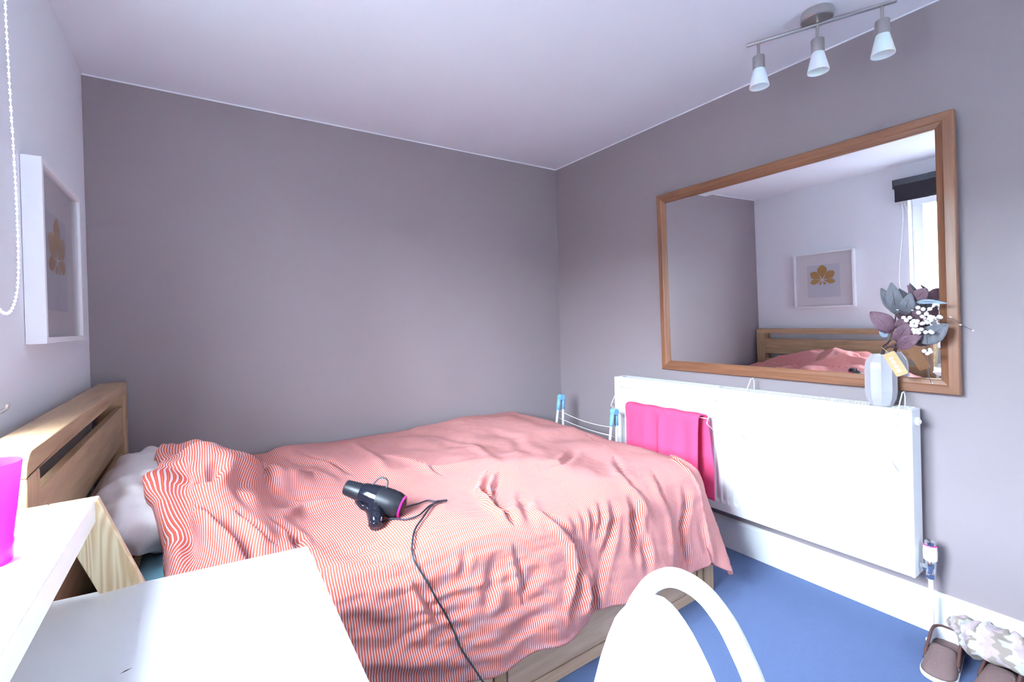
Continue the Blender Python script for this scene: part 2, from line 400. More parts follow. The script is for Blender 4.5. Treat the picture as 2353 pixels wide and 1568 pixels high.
    P[..., 2] = np.where(inside & (P[..., 2] > .3), np.maximum(P[..., 2], .587-.03*sm), P[..., 2])
    hangm = (P[..., 2] < .38) & (da <= 0)
    P[..., 1] = np.where(hangm, np.minimum(P[..., 1], -1.547), P[..., 1])
    P[..., 1] = np.minimum(P[..., 1], -.02)
    return a, b, P, normals(P)
STROKES = [
 ([(0.053,0.951),(0.053,1.003),(0.053,1.055)], 0.0176, 0.0405, 'v'),
 ([(0.047,0.945),(0.035,0.98),(0.023,1.026),(0.006,1.102)], 0.022, 0.034, 'r'),
 ([(0.159,0.986),(0.123,1.055),(0.082,1.038)], 0.0176, 0.0433, 'v'),
 ([(0.17,0.98),(0.229,0.893),(0.346,0.383),(0.335,0.824)], 0.035, 0.051, 'r'),
 ([(0.088,1.148),(0.135,1.235),(0.182,1.299),(0.205,1.363)], 0.022, 0.0408, 's'),
 ([(0.182,1.195),(0.235,1.27),(0.258,1.287)], 0.018, 0.018, 's'),
 ([(0.335,1.154),(0.341,1.206),(0.335,1.299)], 0.0162, 0.0187, 'v'),
 ([(0.294,1.154),(0.323,1.171),(0.346,1.2)], 0.0162, 0.013, 'v'),
 ([(0.317,1.096),(0.399,0.922),(0.499,0.934)], 0.02, 0.018, 'r'),
 ([(0.317,0.812),(0.393,0.771),(0.499,0.603),(0.546,0.766)], 0.035, 0.026, 'r'),
 ([(0.205,1.131),(0.205,1.073),(0.229,0.986)], 0.0189, 0.0115, 'v'),
 ([(0.059,1.108),(0.041,1.171),(0.065,1.264),(0.082,1.322)], 0.0203, 0.0196, 'v'),
 ([(0.035,1.067),(0.023,1.125),(0.018,1.206),(0.053,1.322)], 0.018, 0.0204, 'r'),
 ([(1.08,1.09),(0.998,1.183),(0.957,1.316),(0.945,1.421),(0.945,1.45)], 0.016, 0.024, 's'),
 ([(1.11,1.119),(1.039,1.195),(0.957,1.334)], 0.014, 0.02, 's'),
 ([(1.104,1.299),(1.027,1.427),(1.01,1.485)], 0.0189, 0.013, 'v'),
 ([(0.969,1.432),(0.939,1.456)], 0.0162, 0.0115, 'v'),
 ([(1.297,1.166),(1.403,1.183),(1.62,1.021)], 0.0175, 0.0144, 'v'),
 ([(1.697,1.195),(1.55,1.38),(1.532,1.456),(1.556,1.502)], 0.022, 0.01, 's'),
 ([(1.697,1.427),(1.656,1.508),(1.685,1.583)], 0.022, 0.009, 's'),
 ([(1.186,1.502),(1.198,1.583),(1.209,1.659),(1.221,1.74)], 0.0162, 0.0158, 'v'),
 ([(1.227,1.496),(1.227,1.595),(1.239,1.688)], 0.0135, 0.0144, 'v'),
 ([(1.28,1.49),(1.256,1.589),(1.245,1.705)], 0.0149, 0.0158, 'v'),
 ([(1.327,1.49),(1.292,1.583),(1.25,1.722)], 0.0149, 0.0158, 'v'),
 ([(1.385,1.508),(1.344,1.589),(1.292,1.676),(1.256,1.763)], 0.0175, 0.0187, 'v'),
 ([(1.086,1.467),(1.121,1.519),(1.157,1.566),(1.168,1.653),(1.11,1.769)], 0.018, 0.026, 's'),
 ([(1.209,1.659),(1.198,1.74),(1.168,1.815)], 0.03, 0.028, 'r'),
 ([(1.239,1.757),(1.227,1.809),(1.239,1.85)], 0.022, 0.0298, 'v'),
 ([(1.491,1.514),(1.468,1.601),(1.45,1.699)], 0.022, 0.0289, 'v'),
 ([(1.497,1.63),(1.497,1.699),(1.491,1.757)], 0.0189, 0.0187, 'v'),
 ([(1.814,1.531),(1.785,1.606),(1.732,1.676)], 0.0189, 0.0173, 'v'),
 ([(1.761,1.641),(1.761,1.717),(1.779,1.809)], 0.0189, 0.0173, 'v'),
 ([(1.667,1.583),(1.65,1.693),(1.632,1.769)], 0.02, 0.014, 'r'),
 ([(1.861,1.664),(1.879,1.775),(1.949,1.85)], 0.0198, 0.0119, 'v'),
 ([(1.485,1.438),(1.521,1.519),(1.562,1.606)], 0.02, 0.012, 'r'),
 ([(0.476,1.421),(0.534,1.444),(0.599,1.49)], 0.0162, 0.0094, 'v'),
 ([(0.364,1.467),(0.452,1.485),(0.552,1.502),(0.593,1.496)], 0.0175, 0.0101, 'v'),
 ([(0.405,1.554),(0.464,1.589),(0.517,1.624),(0.575,1.664)], 0.0162, 0.0094, 'v'),
 ([(0.434,1.525),(0.522,1.543),(0.599,1.548)], 0.0189, 0.0086, 'v'),
 ([(0.587,1.543),(0.605,1.583),(0.622,1.624),(0.64,1.676)], 0.013, 0.017, 's'),
 ([(0.757,1.502),(0.746,1.537),(0.734,1.566)], 0.0135, 0.0086, 'v'),
 ([(0.851,1.548),(0.828,1.601),(0.798,1.67)], 0.0198, 0.0127, 'v'),
 ([(0.922,1.548),(0.933,1.63),(0.933,1.676)], 0.018, 0.014, 's'),
 ([(1.01,1.618),(0.933,1.664),(0.845,1.682)], 0.0189, 0.0086, 'v'),
 ([(0.581,1.67),(0.658,1.693),(0.763,1.711)], 0.0121, 0.0072, 'v'),
 ([(0.787,1.746),(0.922,1.757),(1.051,1.74)], 0.0162, 0.0094, 'v'),
 ([(0.763,1.711),(0.892,1.699),(1.027,1.699)], 0.0162, 0.0086, 'v'),
 ([(0.74,1.775),(0.845,1.775),(0.986,1.78)], 0.0135, 0.0086, 'v'),
 ([(0.434,1.664),(0.511,1.693),(0.599,1.74),(0.728,1.809)], 0.022, 0.02, 'r'),
 ([(0.493,1.647),(0.569,1.693),(0.64,1.74)], 0.0162, 0.0101, 'v'),
 ([(0.869,0.551),(0.928,0.725),(0.939,0.922)], 0.02, 0.012, 's'),
 ([(0.522,0.296),(0.605,0.493),(0.622,0.708)], 0.02, 0.012, 's'),
 ([(0.775,0.128),(0.781,0.499),(0.757,0.858)], 0.025, 0.01, 'r'),
 ([(1.203,0.307),(1.274,0.638),(1.168,1.05)], 0.03, 0.01, 'r'),
 ([(1.497,0.4),(1.532,0.621),(1.362,1.032)], 0.033, 0.0076, 'v'),
 ([(0.728,0.835),(0.892,0.812),(1.068,0.887),(1.174,0.928)], 0.03, 0.01, 'r'),
 ([(0.423,0.232),(0.487,0.4),(0.564,0.499)], 0.0203, 0.0086, 'v'),
]
CORD_1 = [(0.611, 1.253), (0.646, 1.305), (0.687, 1.311), (0.746, 1.258), (0.787, 1.241), (0.822, 1.229)]
CORD_2 = [(0.675, 1.218), (0.728, 1.212), (0.763, 1.206), (0.781, 1.229), (0.822, 1.229)]
CORD_3 = [(0.793, 1.229), (0.746, 1.27), (0.699, 1.328), (0.646, 1.386), (0.616, 1.432), (0.599, 1.473), (0.611, 1.514), (0.628, 1.554), (0.646, 1.601), (0.669, 1.653), (0.687, 1.705), (0.699, 1.757)]
# ================================================================ the room
def boxes(name, lst, mat, parent=None):
    vs = []; fs = []
    for lo, hi in lst:
        b = len(vs)
        vs += [(x, y, z) for z in (lo[2], hi[2]) for y in (lo[1], hi[1]) for x in (lo[0], hi[0])]
        fs += [tuple(b+i for i in f) for f in ((0, 2, 3, 1), (4, 5, 7, 6), (0, 1, 5, 4), (2, 6, 7, 3), (0, 4, 6, 2), (1, 3, 7, 5))]
    return obj(name, vs, fs, mat, parent)
tag(box('floor', (-.02, YF, -.12), (RW+.02, .02, 0), 'carpet_blue', bevel=0), kind='structure')
tag(box('ceiling', (-.02, YF, RH), (RW+.02, .02, RH+.15), 'ceiling_paint', bevel=0), kind='structure')
tag(box('wall_back', (-.25, 0, -.12), (RW+.2, .2, RH+.15), 'grey_paint', bevel=0), kind='structure')
tag(box('wall_right', (RW, YF-.2, -.12), (RW+.2, 0, RH+.15), 'grey_paint', bevel=0), kind='structure')
tag(boxes('wall_front', [((-.25, YF-.2, -.12), (W2[0], YF, RH+.15)), ((W2[1], YF-.2, -.12), (RW, YF, RH+.15)), ((W2[0], YF-.2, -.12), (W2[1], YF, W2[2])), ((W2[0], YF-.2, W2[3]), (W2[1], YF, RH+.15))], 'white_paint'), kind='structure')
tag(boxes('wall_left', [((-.25, YF, -.12), (0, WY0, RH+.15)), ((-.25, WY1, -.12), (0, 0, RH+.15)),
                        ((-.25, WY0, -.12), (0, WY1, WZ0)), ((-.25, WY0, WZ1), (0, WY1, RH+.15))], 'white_paint'), kind='structure')
# skirting boards with a rounded top edge
def skirting(name, axis, wall, sgn, t0, t1):
    p = [(wall, 0), (wall+sgn*.016, 0), (wall+sgn*.016, .145), (wall+sgn*.012, .155), (wall+sgn*.004, .160), (wall, .160)]
    if axis == 'y': prism_o = prism(name, p, 'y', t0, t1, 'gloss_white')
    else: prism_o = prism(name, p, 'x', t0, t1, 'gloss_white')
    return tag(prism_o, kind='structure')
skirting('baseboard_right', 'y', RW, -1, YF, -.017)
skirting('baseboard_left', 'y', 0, 1, YF, -.017)
skirting('baseboard_back', 'x', 0, -1, .017, RW-.017)
# ceiling paint carried a few millimetres down onto the grey walls
tag(box('trim_1', (0.001, -.0025, RH-.007), (RW-.003, -.0003, RH-.0005), 'ceiling_paint', bevel=0), kind='structure')
tag(box('trim_2', (RW-.0025, YF+.01, RH-.007), (RW-.0003, -.003, RH-.0005), 'ceiling_paint', bevel=0), kind='structure')

# window in the left wall
win = struct_empty('window_1', (-.11, (WY0+WY1)/2, WZ0))
fx0, fx1 = -.15, -.085
box('frame_rail', (fx0, WY0, WZ0), (fx1, WY1, WZ0+.065), 'gloss_white', win, .006)
box('frame_rail', (fx0, WY0, WZ1-.065), (fx1, WY1, WZ1), 'gloss_white', win, .006)
box('frame_stile', (fx0, WY0, WZ0+.065), (fx1, WY0+.075, WZ1-.065), 'gloss_white', win, .006)
box('frame_stile', (fx0, WY1-.075, WZ0+.065), (fx1, WY1, WZ1-.065), 'gloss_white', win, .006)
ym = (WY0+WY1)/2-.05
box('mullion', (fx0, ym-.035, WZ0+.065), (fx1, ym+.035, WZ1-.065), 'gloss_white', win, .006)
box('pane', (-.122, WY0+.07, WZ0+.06), (-.118, ym-.03, WZ1-.06), 'pane_glass', win, 0)
box('pane', (-.122, ym+.03, WZ0+.06), (-.118, WY1-.07, WZ1-.06), 'pane_glass', win, 0)
box('window_sill', (-.085, WY0, WZ0-.001), (.004, WY1, WZ0+.014), 'gloss_white', win, .004)
hd = box('window_handle', (-.085, ym-.012, 1.42), (-.065, ym+.012, 1.50), 'white_plastic', win, .004)
tube('lever', [(-.065, ym, 1.46), (-.045, ym, 1.46), (-.043, ym, 1.40), (-.043, ym, 1.35)], .007, 'white_plastic', hd)

win2 = struct_empty('rear_fill_window', ((W2[0]+W2[1])/2, YF-.1, W2[2]))  # added window, unseen, brightens the surfaces that face the camera
box('frame_rail', (W2[0], YF-.14, W2[2]), (W2[1], YF-.08, W2[2]+.06), 'gloss_white', win2, .005); box('frame_rail', (W2[0], YF-.14, W2[3]-.06), (W2[1], YF-.08, W2[3]), 'gloss_white', win2, .005)
box('frame_stile', (W2[0], YF-.14, W2[2]+.06), (W2[0]+.06, YF-.08, W2[3]-.06), 'gloss_white', win2, .005); box('frame_stile', (W2[1]-.06, YF-.14, W2[2]+.06), (W2[1], YF-.08, W2[3]-.06), 'gloss_white', win2, .005)
box('pane', (W2[0]+.055, YF-.112, W2[2]+.055), (W2[1]-.055, YF-.108, W2[3]-.055), 'pane_glass', win2, 0)
obj('shade', [(W2[0]+.01, YF-.03, W2[2]+.005), (W2[1]-.01, YF-.03, W2[2]+.005), (W2[1]-.01, YF-.03, W2[3]-.005), (W2[0]+.01, YF-.03, W2[3]-.005)], [(0, 1, 2, 3)], 'fill_shade_cloth', win2)

# roller blind with its bead chain
bl = thing('roller_blind', (.05, -1.24, 2.24), 'charcoal roller blind rolled up above the window, with white bead chain', 'blind')
by0, by1 = -2.455, -1.240
lathe('roller', [(0, .029), (by1-by0-.03, .029)], 'blind_rail', bl, (.052, by0+.015, 2.233), (0, 1, 0), 20)
fab = [(.0805, 2.235), (.0790, 2.16), (.078, 2.100), (.0765, 2.100), (.0775, 2.16), (.079, 2.235)]
prism('fabric', fab, 'y', by0+.02, by1-.012, 'blind_fabric', bl)
box('bottom_bar', (.072, by0+.02, 2.083), (.083, by1-.012, 2.104), 'blind_fabric', bl, .003)
for yy in (by0, by1-.010): box('end_bracket', (.001, yy, 2.195), (.088, yy+.010, 2.272), 'blind_rail', bl, .003)
box('cover_rail', (.040, by0+.012, 2.222), (.090, by1-.011, 2.272), 'blind_rail', bl, .006)
cpath = [(.070, -1.262, 2.22), (.070, -1.300, 2.02), (.070, -1.292, 1.82), (.070, -1.272, 1.60), (.069, -1.262, 1.44), (.068, -1.270, 1.35),
         (.067, -1.305, 1.300), (.066, -1.350, 1.286), (.065, -1.395, 1.305), (.064, -1.425, 1.36), (.062, -1.42, 1.5), (.060, -1.36, 1.85), (.058, -1.275, 2.21)]
cs = spline(cpath, 30)
vs = []; fs = []
def add_ball(vs, fs, c, r, seg=8, rings=5):
    b = len(vs)
    vs.append((c[0], c[1], c[2]+r))
    for i in range(1, rings):
        ph = PI*i/rings
        for k in range(seg):
            an = 2*PI*k/seg; vs.append((c[0]+r*math.sin(ph)*math.cos(an), c[1]+r*math.sin(ph)*math.sin(an), c[2]+r*math.cos(ph)))
    vs.append((c[0], c[1], c[2]-r)); e = len(vs)-1
    for k in range(seg): fs.append((b, b+1+k, b+1+(k+1) % seg)); fs.append((e, e-seg+(k+1) % seg, e-seg+k))
    for i in range(rings-2):
        for k in range(seg):
            a0 = b+1+i*seg; fs.append((a0+k, a0+seg+k, a0+seg+(k+1) % seg, a0+(k+1) % seg))
acc = 0.; last = cs[0]
for p in cs[1:]:
    d = (p-last).length; acc += d; last = p
    if acc >= .0122: acc -= .0122; add_ball(vs, fs, p, .0031)
ch = tube('bead_chain', cs, .0011, 'bead_white', bl, n=5)
tag(obj('chain_beads', vs, fs, 'bead_white', ch, smooth=True), kind='stuff')
cl = thing('chain_cleat', (.001, -1.21, 1.06), 'small clear plastic chain cleat on the white wall by the headboard', 'cleat')
box('base_plate', (.0005, -1.225, 1.035), (.006, -1.203, 1.085), 'clear_plastic', cl, .002)
tube('hook', spline([(.006, -1.214, 1.06), (.020, -1.214, 1.06), (.030, -1.216, 1.068), (.032, -1.218, 1.078)], 5), .0045, 'clear_plastic', cl)

# building across the street, seen only through the mirror
BX = -15.0
bd = thing('apartment_building', (BX-3, 2, -7), 'pale stone building with rows of windows across the street', 'building')
box('wall', (BX-6, -70, -7), (BX, 45, 4.0), 'building_stone', bd, 0)
box('cornice', (BX-.1, -70, 3.7), (BX+.25, 45, 4.0), 'building_trim', bd, .02)
w0 = None
for iz, z0 in enumerate((-5.6, -2.7, .2)):
    for iy in range(12):
        y0 = -14.6+iy*2.9
        wf = boxes('window', [((BX, y0, z0), (BX+.06, y0+1.3, z0+.09)), ((BX, y0, z0+1.81), (BX+.06, y0+1.3, z0+1.9)), ((BX, y0, z0+.09), (BX+.06, y0+.09, z0+1.81)),
                              ((BX, y0+1.21, z0+.09), (BX+.06, y0+1.3, z0+1.81)), ((BX, y0+.61, z0+.09), (BX+.05, y0+.69, z0+1.81)), ((BX, y0+.09, z0+.9), (BX+.05, y0+1.21, z0+.98))], 'building_trim', bd)
        box('pane', (BX+.001, y0+.09, z0+.09), (BX+.02, y0+1.21, z0+1.81), 'building_glass', wf, 0)
# unseen storeys above and below the room, added to block sky light outside
tag(boxes('added_storeys', [((-.25, -70, RH+.16), (4.5, 45, 12.)), ((-.25, -70, -7), (4.5, 45, -.13))], 'building_stone'), kind='structure')
tag(box('street', (-40, -80, -7.2), (-.6, 60, -7), 'street_asphalt', bevel=0), kind='structure')

# ================================================================ mirror on the right wall
MN = Vector((-.99981, .01444, -.01335)).normalized()
MY = Vector((0, 1, 0)); MY = (MY-MN*MY.dot(MN)).normalized(); MZ = MN.cross(MY)*-1
if MZ.z < 0: MZ = -MZ
my0, my1, mz0, mz1 = -2.282, -.964, .925, 1.962
mc = Vector((RW-.0262, (my0+my1)/2, (mz0+mz1)/2))
mir = bpy.data.objects.new('wall_mirror', None); COL.objects.link(mir); mir.empty_display_size = .05
mrot = Matrix((-MN, MY, MZ)).transposed()          # local x = into the wall, y along, z up
mir.matrix_world = Matrix.Translation(mc) @ mrot.to_4x4()
tag(mir, 'large wall mirror in a reddish brown wooden frame above the radiator', 'mirror')
hw, hh, fwid = (my1-my0)/2, (mz1-mz0)/2, .054
pr = [(.016, 0.0), (-.009, 0.0), (-.0125, .003), (-.0125, .030), (-.009, .035), (-.004, .050), (-.001, fwid), (.016, fwid)]   # (depth, inwards)
def rail(name, mat, a, b, inn):
    """a,b outer corners (y,z), inn unit inward direction; mitred ends"""
    a = Vector(a); b = Vector(b); inn = Vector(inn); d = (b-a).normalized(); vs = []; n = len(pr)
    for P, s in ((a, 1), (b, -1)):
        for dep, w in pr: q = P+inn*w+d*(s*w); vs.append((dep, q[0], q[1]))
    fs = [tuple(range(n)), tuple(range(n, 2*n))]+[(i, (i+1) % n, n+(i+1) % n, n+i) for i in range(n)]
    return fix_normals(obj(name, vs, fs, mat, mir, local=True))
rail('frame_rail', 'mirror_wood_flat', (-hw, hh), (hw, hh), (0, -1)); rail('frame_rail', 'mirror_wood_flat', (-hw, -hh), (hw, -hh), (0, 1))
rail('frame_stile', 'mirror_wood_upright', (-hw, -hh), (-hw, hh), (1, 0)); rail('frame_stile', 'mirror_wood_upright', (hw, -hh), (hw, hh), (-1, 0))
gi, gb = fwid-.003, fwid+.022
gy, gz = hw-gi, hh-gi; by_, bz_ = hw-gb, hh-gb
gv = [(.004, -by_, -bz_), (.004, by_, -bz_), (.004, by_, bz_), (.004, -by_, bz_)]
obj('mirror_pane', gv, [(0, 3, 2, 1)], 'mirror_glass', mir, local=True)
bv = .00418
go = [(bv, -gy, -gz), (bv, gy, -gz), (bv, gy, gz), (bv, -gy, gz)]
for i in range(4):
    j = (i+1) % 4
    obj('bevelled_edge', [gv[i], gv[j], go[j], go[i]], [(0, 1, 2, 3)], 'mirror_glass', mir, local=True)
box('backing_board', (.006, -gy, -gz), (.012, gy, gz), 'dark_gap', mir, 0, local=True)

# ================================================================ framed leaf print on the left wall
pt = thing('picture_frame', (0.0, -.663, 1.21), 'deep white box frame with a golden chestnut leaf print on the white wall', 'picture')
py0, py1, pz0, pz1, pd = -.925, -.401, 1.210, 1.751, .046
fw_ = .018
box('frame_side', (.001, py0, pz0), (pd, py0+fw_, pz1), 'frame_white', pt, .0015); box('frame_side', (.001, py1-fw_, pz0), (pd, py1, pz1), 'frame_white', pt, .0015)
box('frame_side', (.001, py0+fw_, pz0), (pd, py1-fw_, pz0+fw_), 'frame_white', pt, .0015); box('frame_side', (.001, py0+fw_, pz1-fw_), (pd, py1-fw_, pz1), 'frame_white', pt, .0015)
box('mount', (.001, py0+fw_, pz0+fw_), (.022, py1-fw_, pz1-fw_), 'mount_card', pt, 0)
pr_ = box('print', (.022, -.800, 1.313), (.0232, -.518, 1.628), 'print_paper', pt, 0)
box('glass_pane', (.036, py0+fw_, pz0+fw_), (.038, py1-fw_, pz1-fw_), 'picture_glass', pt, 0)
lc = (-.652, 1.478)
def leaflet(ang, ln, wd, r0=.012):
    d = (math.sin(ang), math.cos(ang)); pvec = (d[1], -d[0]); pts = []
    N = 12; prof = lambda t: wd*.5*(math.sin(PI*t**1.45))**.8 if t < 1 else 0
    for k in range(N+1):
        t = k/N; pts.append((lc[0]+d[0]*(r0+ln*t)+pvec[0]*prof(t), lc[1]+d[1]*(r0+ln*t)+pvec[1]*prof(t)))
    for k in range(N-1, 0, -1):
        t = k/N; pts.append((lc[0]+d[0]*(r0+ln*t)-pvec[0]*prof(t), lc[1]+d[1]*(r0+ln*t)-pvec[1]*prof(t)))
    return prism('leaflet', pts, 'x', .0233, .0240, 'leaf_ochre', pr_)
for an, ln, wd in ((0, .135, .086), (-.93, .118, .072), (.93, .118, .072), (-1.75, .098, .050), (1.75, .098, .050), (-2.62, .040, .020), (2.62, .040, .020)): leaflet(an, ln, wd)
box('leaf_stalk', (.0233, lc[0]-.0022, 1.335), (.0239, lc[0]+.0022, 1.440), 'print_paper', pr_, 0)

# ================================================================ radiator
RX, RB, RY0, RY1, RZ0, RZ1 = 2.612, 2.706, -2.166, -.678, .237, .866
rad = thing('radiator', (2.66, (RY0+RY1)/2, RZ0), 'long white ribbed radiator under the mirror', 'radiator')
yy = np.linspace(RY0+.012, RY1-.012, 44*6+1)
rib = .010*np.clip(.5-.95*np.cos((yy-yy[0])/(yy[-1]-yy[0])*2*PI*44), 0, 1)
zz = [RZ0, RZ0+.004, RZ0+.045, RZ0+.060, RZ1-.085, RZ1-.070, RZ1-.004, RZ1]
gg = [0, 0, 0, 1, 1, 0, 0, 0]; fr_ = [.004, 0, 0, 0, 0, 0, 0, .004]
P = np.zeros((len(zz), len(yy), 3))
for i, z in enumerate(zz):
    P[i, :, 0] = RX+fr_[i]+gg[i]*rib; P[i, :, 1] = yy; P[i, :, 2] = z
grid_obj('front_panel', P, 'radiator_enamel', rad, smooth=False, solid=.0012)
box('back_panel', (RB-.012, RY0+.012, RZ0), (RB, RY1-.012, RZ1-.012), 'radiator_enamel', rad, .002)
for y0_, y1_ in ((RY0, RY0+.012), (RY1-.012, RY1)): sp_ = box('side_panel', (RX, y0_, RZ0), (RB, y1_, RZ1-.001), 'radiator_enamel', rad, .003); sp_x = sp_ if y0_ == RY0 else sp_x
lst = [((RX+.004, RY0+.012, RZ1-.006), (RX+.014, RY1-.012, RZ1)), ((RB-.014, RY0+.012, RZ1-.006), (RB-.002, RY1-.012, RZ1)), ((RX+.044, RY0+.012, RZ1-.006), (RX+.050, RY1-.012, RZ1))]
k = RY0+.012
while k < RY1-.016: lst.append(((RX+.014, k, RZ1-.005), (RB-.014, k+.006, RZ1-.0006))); k += .0115
boxes('top_grille', lst, 'radiator_enamel', rad)
lst = []
k = RY0+.03
while k < RY1-.03: lst.append(((RX+.02, k, RZ0+.02), (RB-.02, k+.0015, RZ1-.03))); k += .03
tag(boxes('convector_fins', lst, 'radiator_enamel', rad), kind='stuff')
lathe('vent_plug', [(0, .016), (.010, .016), (.012, .012), (.012, .006), (.016, .006)], 'white_plastic', rad, (2.655, RY0, .820), (0, -1, 0), 16)
for yb in (-.95, -1.85): box('wall_bracket', (RB, yb-.02, .40), (RW-.0005, yb+.02, .84), 'radiator_enamel', rad, .002)
# valve and pipe
va = thing('radiator_valve', (2.66, -2.198, 0), 'white thermostatic valve with chrome body on a pipe at the radiator end', 'valve')
lathe('pipe', [(0, .0075), (.255, .0075)], 'gloss_white', va, (2.66, -2.198, 0.0), seg=14)
lathe('floor_collar', [(0, .019), (.004, .019), (.010, .010)], 'gloss_white', va, (2.66, -2.198, .0005), seg=16)
lathe('union_nut', [(.235, .011), (.238, .014), (.256, .014), (.260, .011)], 'chrome', va, (2.66, -2.198, 0), seg=6, smooth=False)
lathe('valve_body', [(.255, .012), (.275, .016), (.300, .017), (.305, .014)], 'chrome', va, (2.66, -2.198, 0), seg=16)
lathe('tail_piece', [(0, .012), (.006, .015), (.020, .015), (.024, .010), (.030, .010)], 'chrome', va, (2.66, -2.198, .277), (0, 1, 0), 6, smooth=False)
hdv = lathe('thermostat_head', [(.305, .016), (.308, .020), (.335, .021), (.360, .0195), (.362, .016)], 'white_plastic', va, (2.66, -2.198, 0), seg=20)
lathe('end_cap', [(.362, .017), (.376, .016), (.380, .010)], 'chrome', hdv, (2.66, -2.198, 0), seg=20)
lathe('red_mark', [(.3605, .0199), (.3625, .0199)], 'pink_plastic', hdv, (2.66, -2.198, 0), seg=20)

# wire airers hooked on the radiator
def airer(label, y0, y1, rails, hook=1):
    t = thing('radiator_airer', (RX, (y0+y1)/2, RZ1), label, 'airer', 'wire airers hooked over the radiator')
    for y in (y0, y1):
        path = [(2.690, y, .862), (2.691, y, .905), (2.680, y, .925), (2.662, y, .922), (2.635, y, .888), (2.606, y, .850), (2.560, y, .765), (2.522, y, .708), (2.518, y, .700), (2.526, y, .692), (2.606, y, .630)]
        if not hook: path = [(2.660, y, .8695), (2.625, y, .8700)]+[(2.604, y, .862)]+path[5:]
        tube('side_arm', path, .0022, 'white_wire', t, 6)
    for x, z in rails: tube('rail', [(x, y0, z), (x, y1, z)], .0020, 'white_wire', t, 6)
    return t
airer('white wire airer hung on the radiator, holding the pink towel', -.735, -1.385, ((2.603, .806), (2.562, .768), (2.530, .720)), 0)
airer('empty white wire airer hung on the radiator below the vase', -1.535, -2.125, ((2.603, .806), (2.562, .768), (2.530, .720)))

# pink towel folded over the rail at x 2.53 z .72
def towel():
    y0, y1 = -.872, -1.352; ny = 70
    prof = []
    for z in np.linspace(.335, .715, 34): prof.append((2.508-(.715-z)*.02, z))
    for an in np.linspace(PI, 0, 9)[1:-1]: prof.append((2.532+.022*math.cos(an), .720+.014*math.sin(an)))
    for z in np.linspace(.715, .300, 36): prof.append((2.556, z))
    P = np.zeros((len(prof), ny, 3)); v = np.linspace(0, 1, ny)
    for i, (x, z) in enumerate(prof):
        fb = i < 38; dz = max(0, .72-z)
        wv = .006*np.sin(v*17+.4)+.004*np.sin(v*31+1)
        y = y0+(y1-y0)*v
        if fb: P[i, :, 0] = x-.008+wv*min(1, dz/.08)-.012*np.exp(-((v-.52)/.03)**2)*min(1, dz/.05); y = y+dz*.02*v
        else: P[i, :, 0] = x+.4*wv*min(1, dz/.08); y = y-.03*v*min(1, dz/.25)-.012*v
        P[i, :, 1] = y; P[i, :, 2] = z+.002*np.sin(v*23)*(1 if .70 < z else 0)+(.006*np.sin(v*9))*(1 if z < .36 else 0)
    o = grid_obj('hand_towel', P, 'towel_pink', solid=.006)
    return tag(o, 'bright pink towel draped over a wire airer on the radiator', 'towel')
towel()

# ================================================================ vase, foliage, berries, tag
VC = (2.656, -2.060); VZ = RZ1+.0006
def vase():
    prof = [(0, .034), (.004, .0375), (.030, .0475), (.060, .0515), (.150, .0515), (.172, .048), (.190, .037), (.199, .031), (.203, .030), (.203, .026), (.195, .026), (.10, .040), (.02, .034)]
    seg = 9*6; vs = []; fs = []
    for iz, (z, r) in enumerate(prof):
        for k in range(seg):
            an = 2*PI*k/seg; ph = (k % 6)/6.
            fl = 1-.085*math.sin(PI*ph)**.7*(1 if 1 < iz < 7 else .4)
            vs.append((VC[0]+r*fl*math.cos(an), VC[1]+r*fl*math.sin(an), VZ+z))
    m = len(prof)
    for i in range(m-1):
        for k in range(seg): fs.append((i*seg+k, i*seg+(k+1) % seg, (i+1)*seg+(k+1) % seg, (i+1)*seg+k))
    fs.append(tuple(range(seg))[::-1]); fs.append(tuple((m-1)*seg+k for k in range(seg)))
    o = fix_normals(obj('vase', vs, fs, 'vase_ceramic', None, smooth=False))
    return tag(o, 'pale grey fluted ceramic vase standing on the radiator', 'vase')
vase()
CAMP = Vector((0.4102, -2.7753, 1.2424))
def at(x, y, z): return Vector((x, y, z))
fol = thing('artificial_foliage', (VC[0], VC[1], VZ+.025), 'purple and grey-green leafy stems standing in the grey vase', 'foliage')
root = Vector((VC[0], VC[1], VZ+.03)); neck = Vector((VC[0]-.004, VC[1]-.006, VZ+.212))
def leaf(base, tip, wd, mat, bend=.012, face=None, parent=fol):
    base = Vector(base); tip = Vector(tip); d = tip-base; L = d.length; d.normalize()
    out = face if face is not None else Vector((-.80, -.30, .15))
    out = (out-d*out.dot(d)).normalized(); s = d.cross(out)
    n = 12; m = 7; P = np.zeros((n+1, m, 3))
    for i in range(n+1):
        t = i/n; w = wd*.5*(math.sin(PI*min(1, t*.97+.015)**.85))**.75*(1-.15*t)
        for j in range(m):
            q = (j-(m-1)/2)/((m-1)/2)
            v = base+d*(L*t)+s*(w*q)+out*(bend*math.sin(PI*t)*1.2-.10*wd*(1-abs(q))+.003*math.sin(9*t+3*q))
            P[i, j] = v
    o = grid_obj('leaf', P, mat, parent, solid=.0008)
    mid = [base+d*(L*t)+out*(bend*math.sin(PI*t)*1.2-.10*wd+.0018) for t in (0, .25, .5, .75, .95)]
    tube('midrib', mid, [.0012, .0011, .0009, .0007, .0004], 'twig', o, 5)
    return o
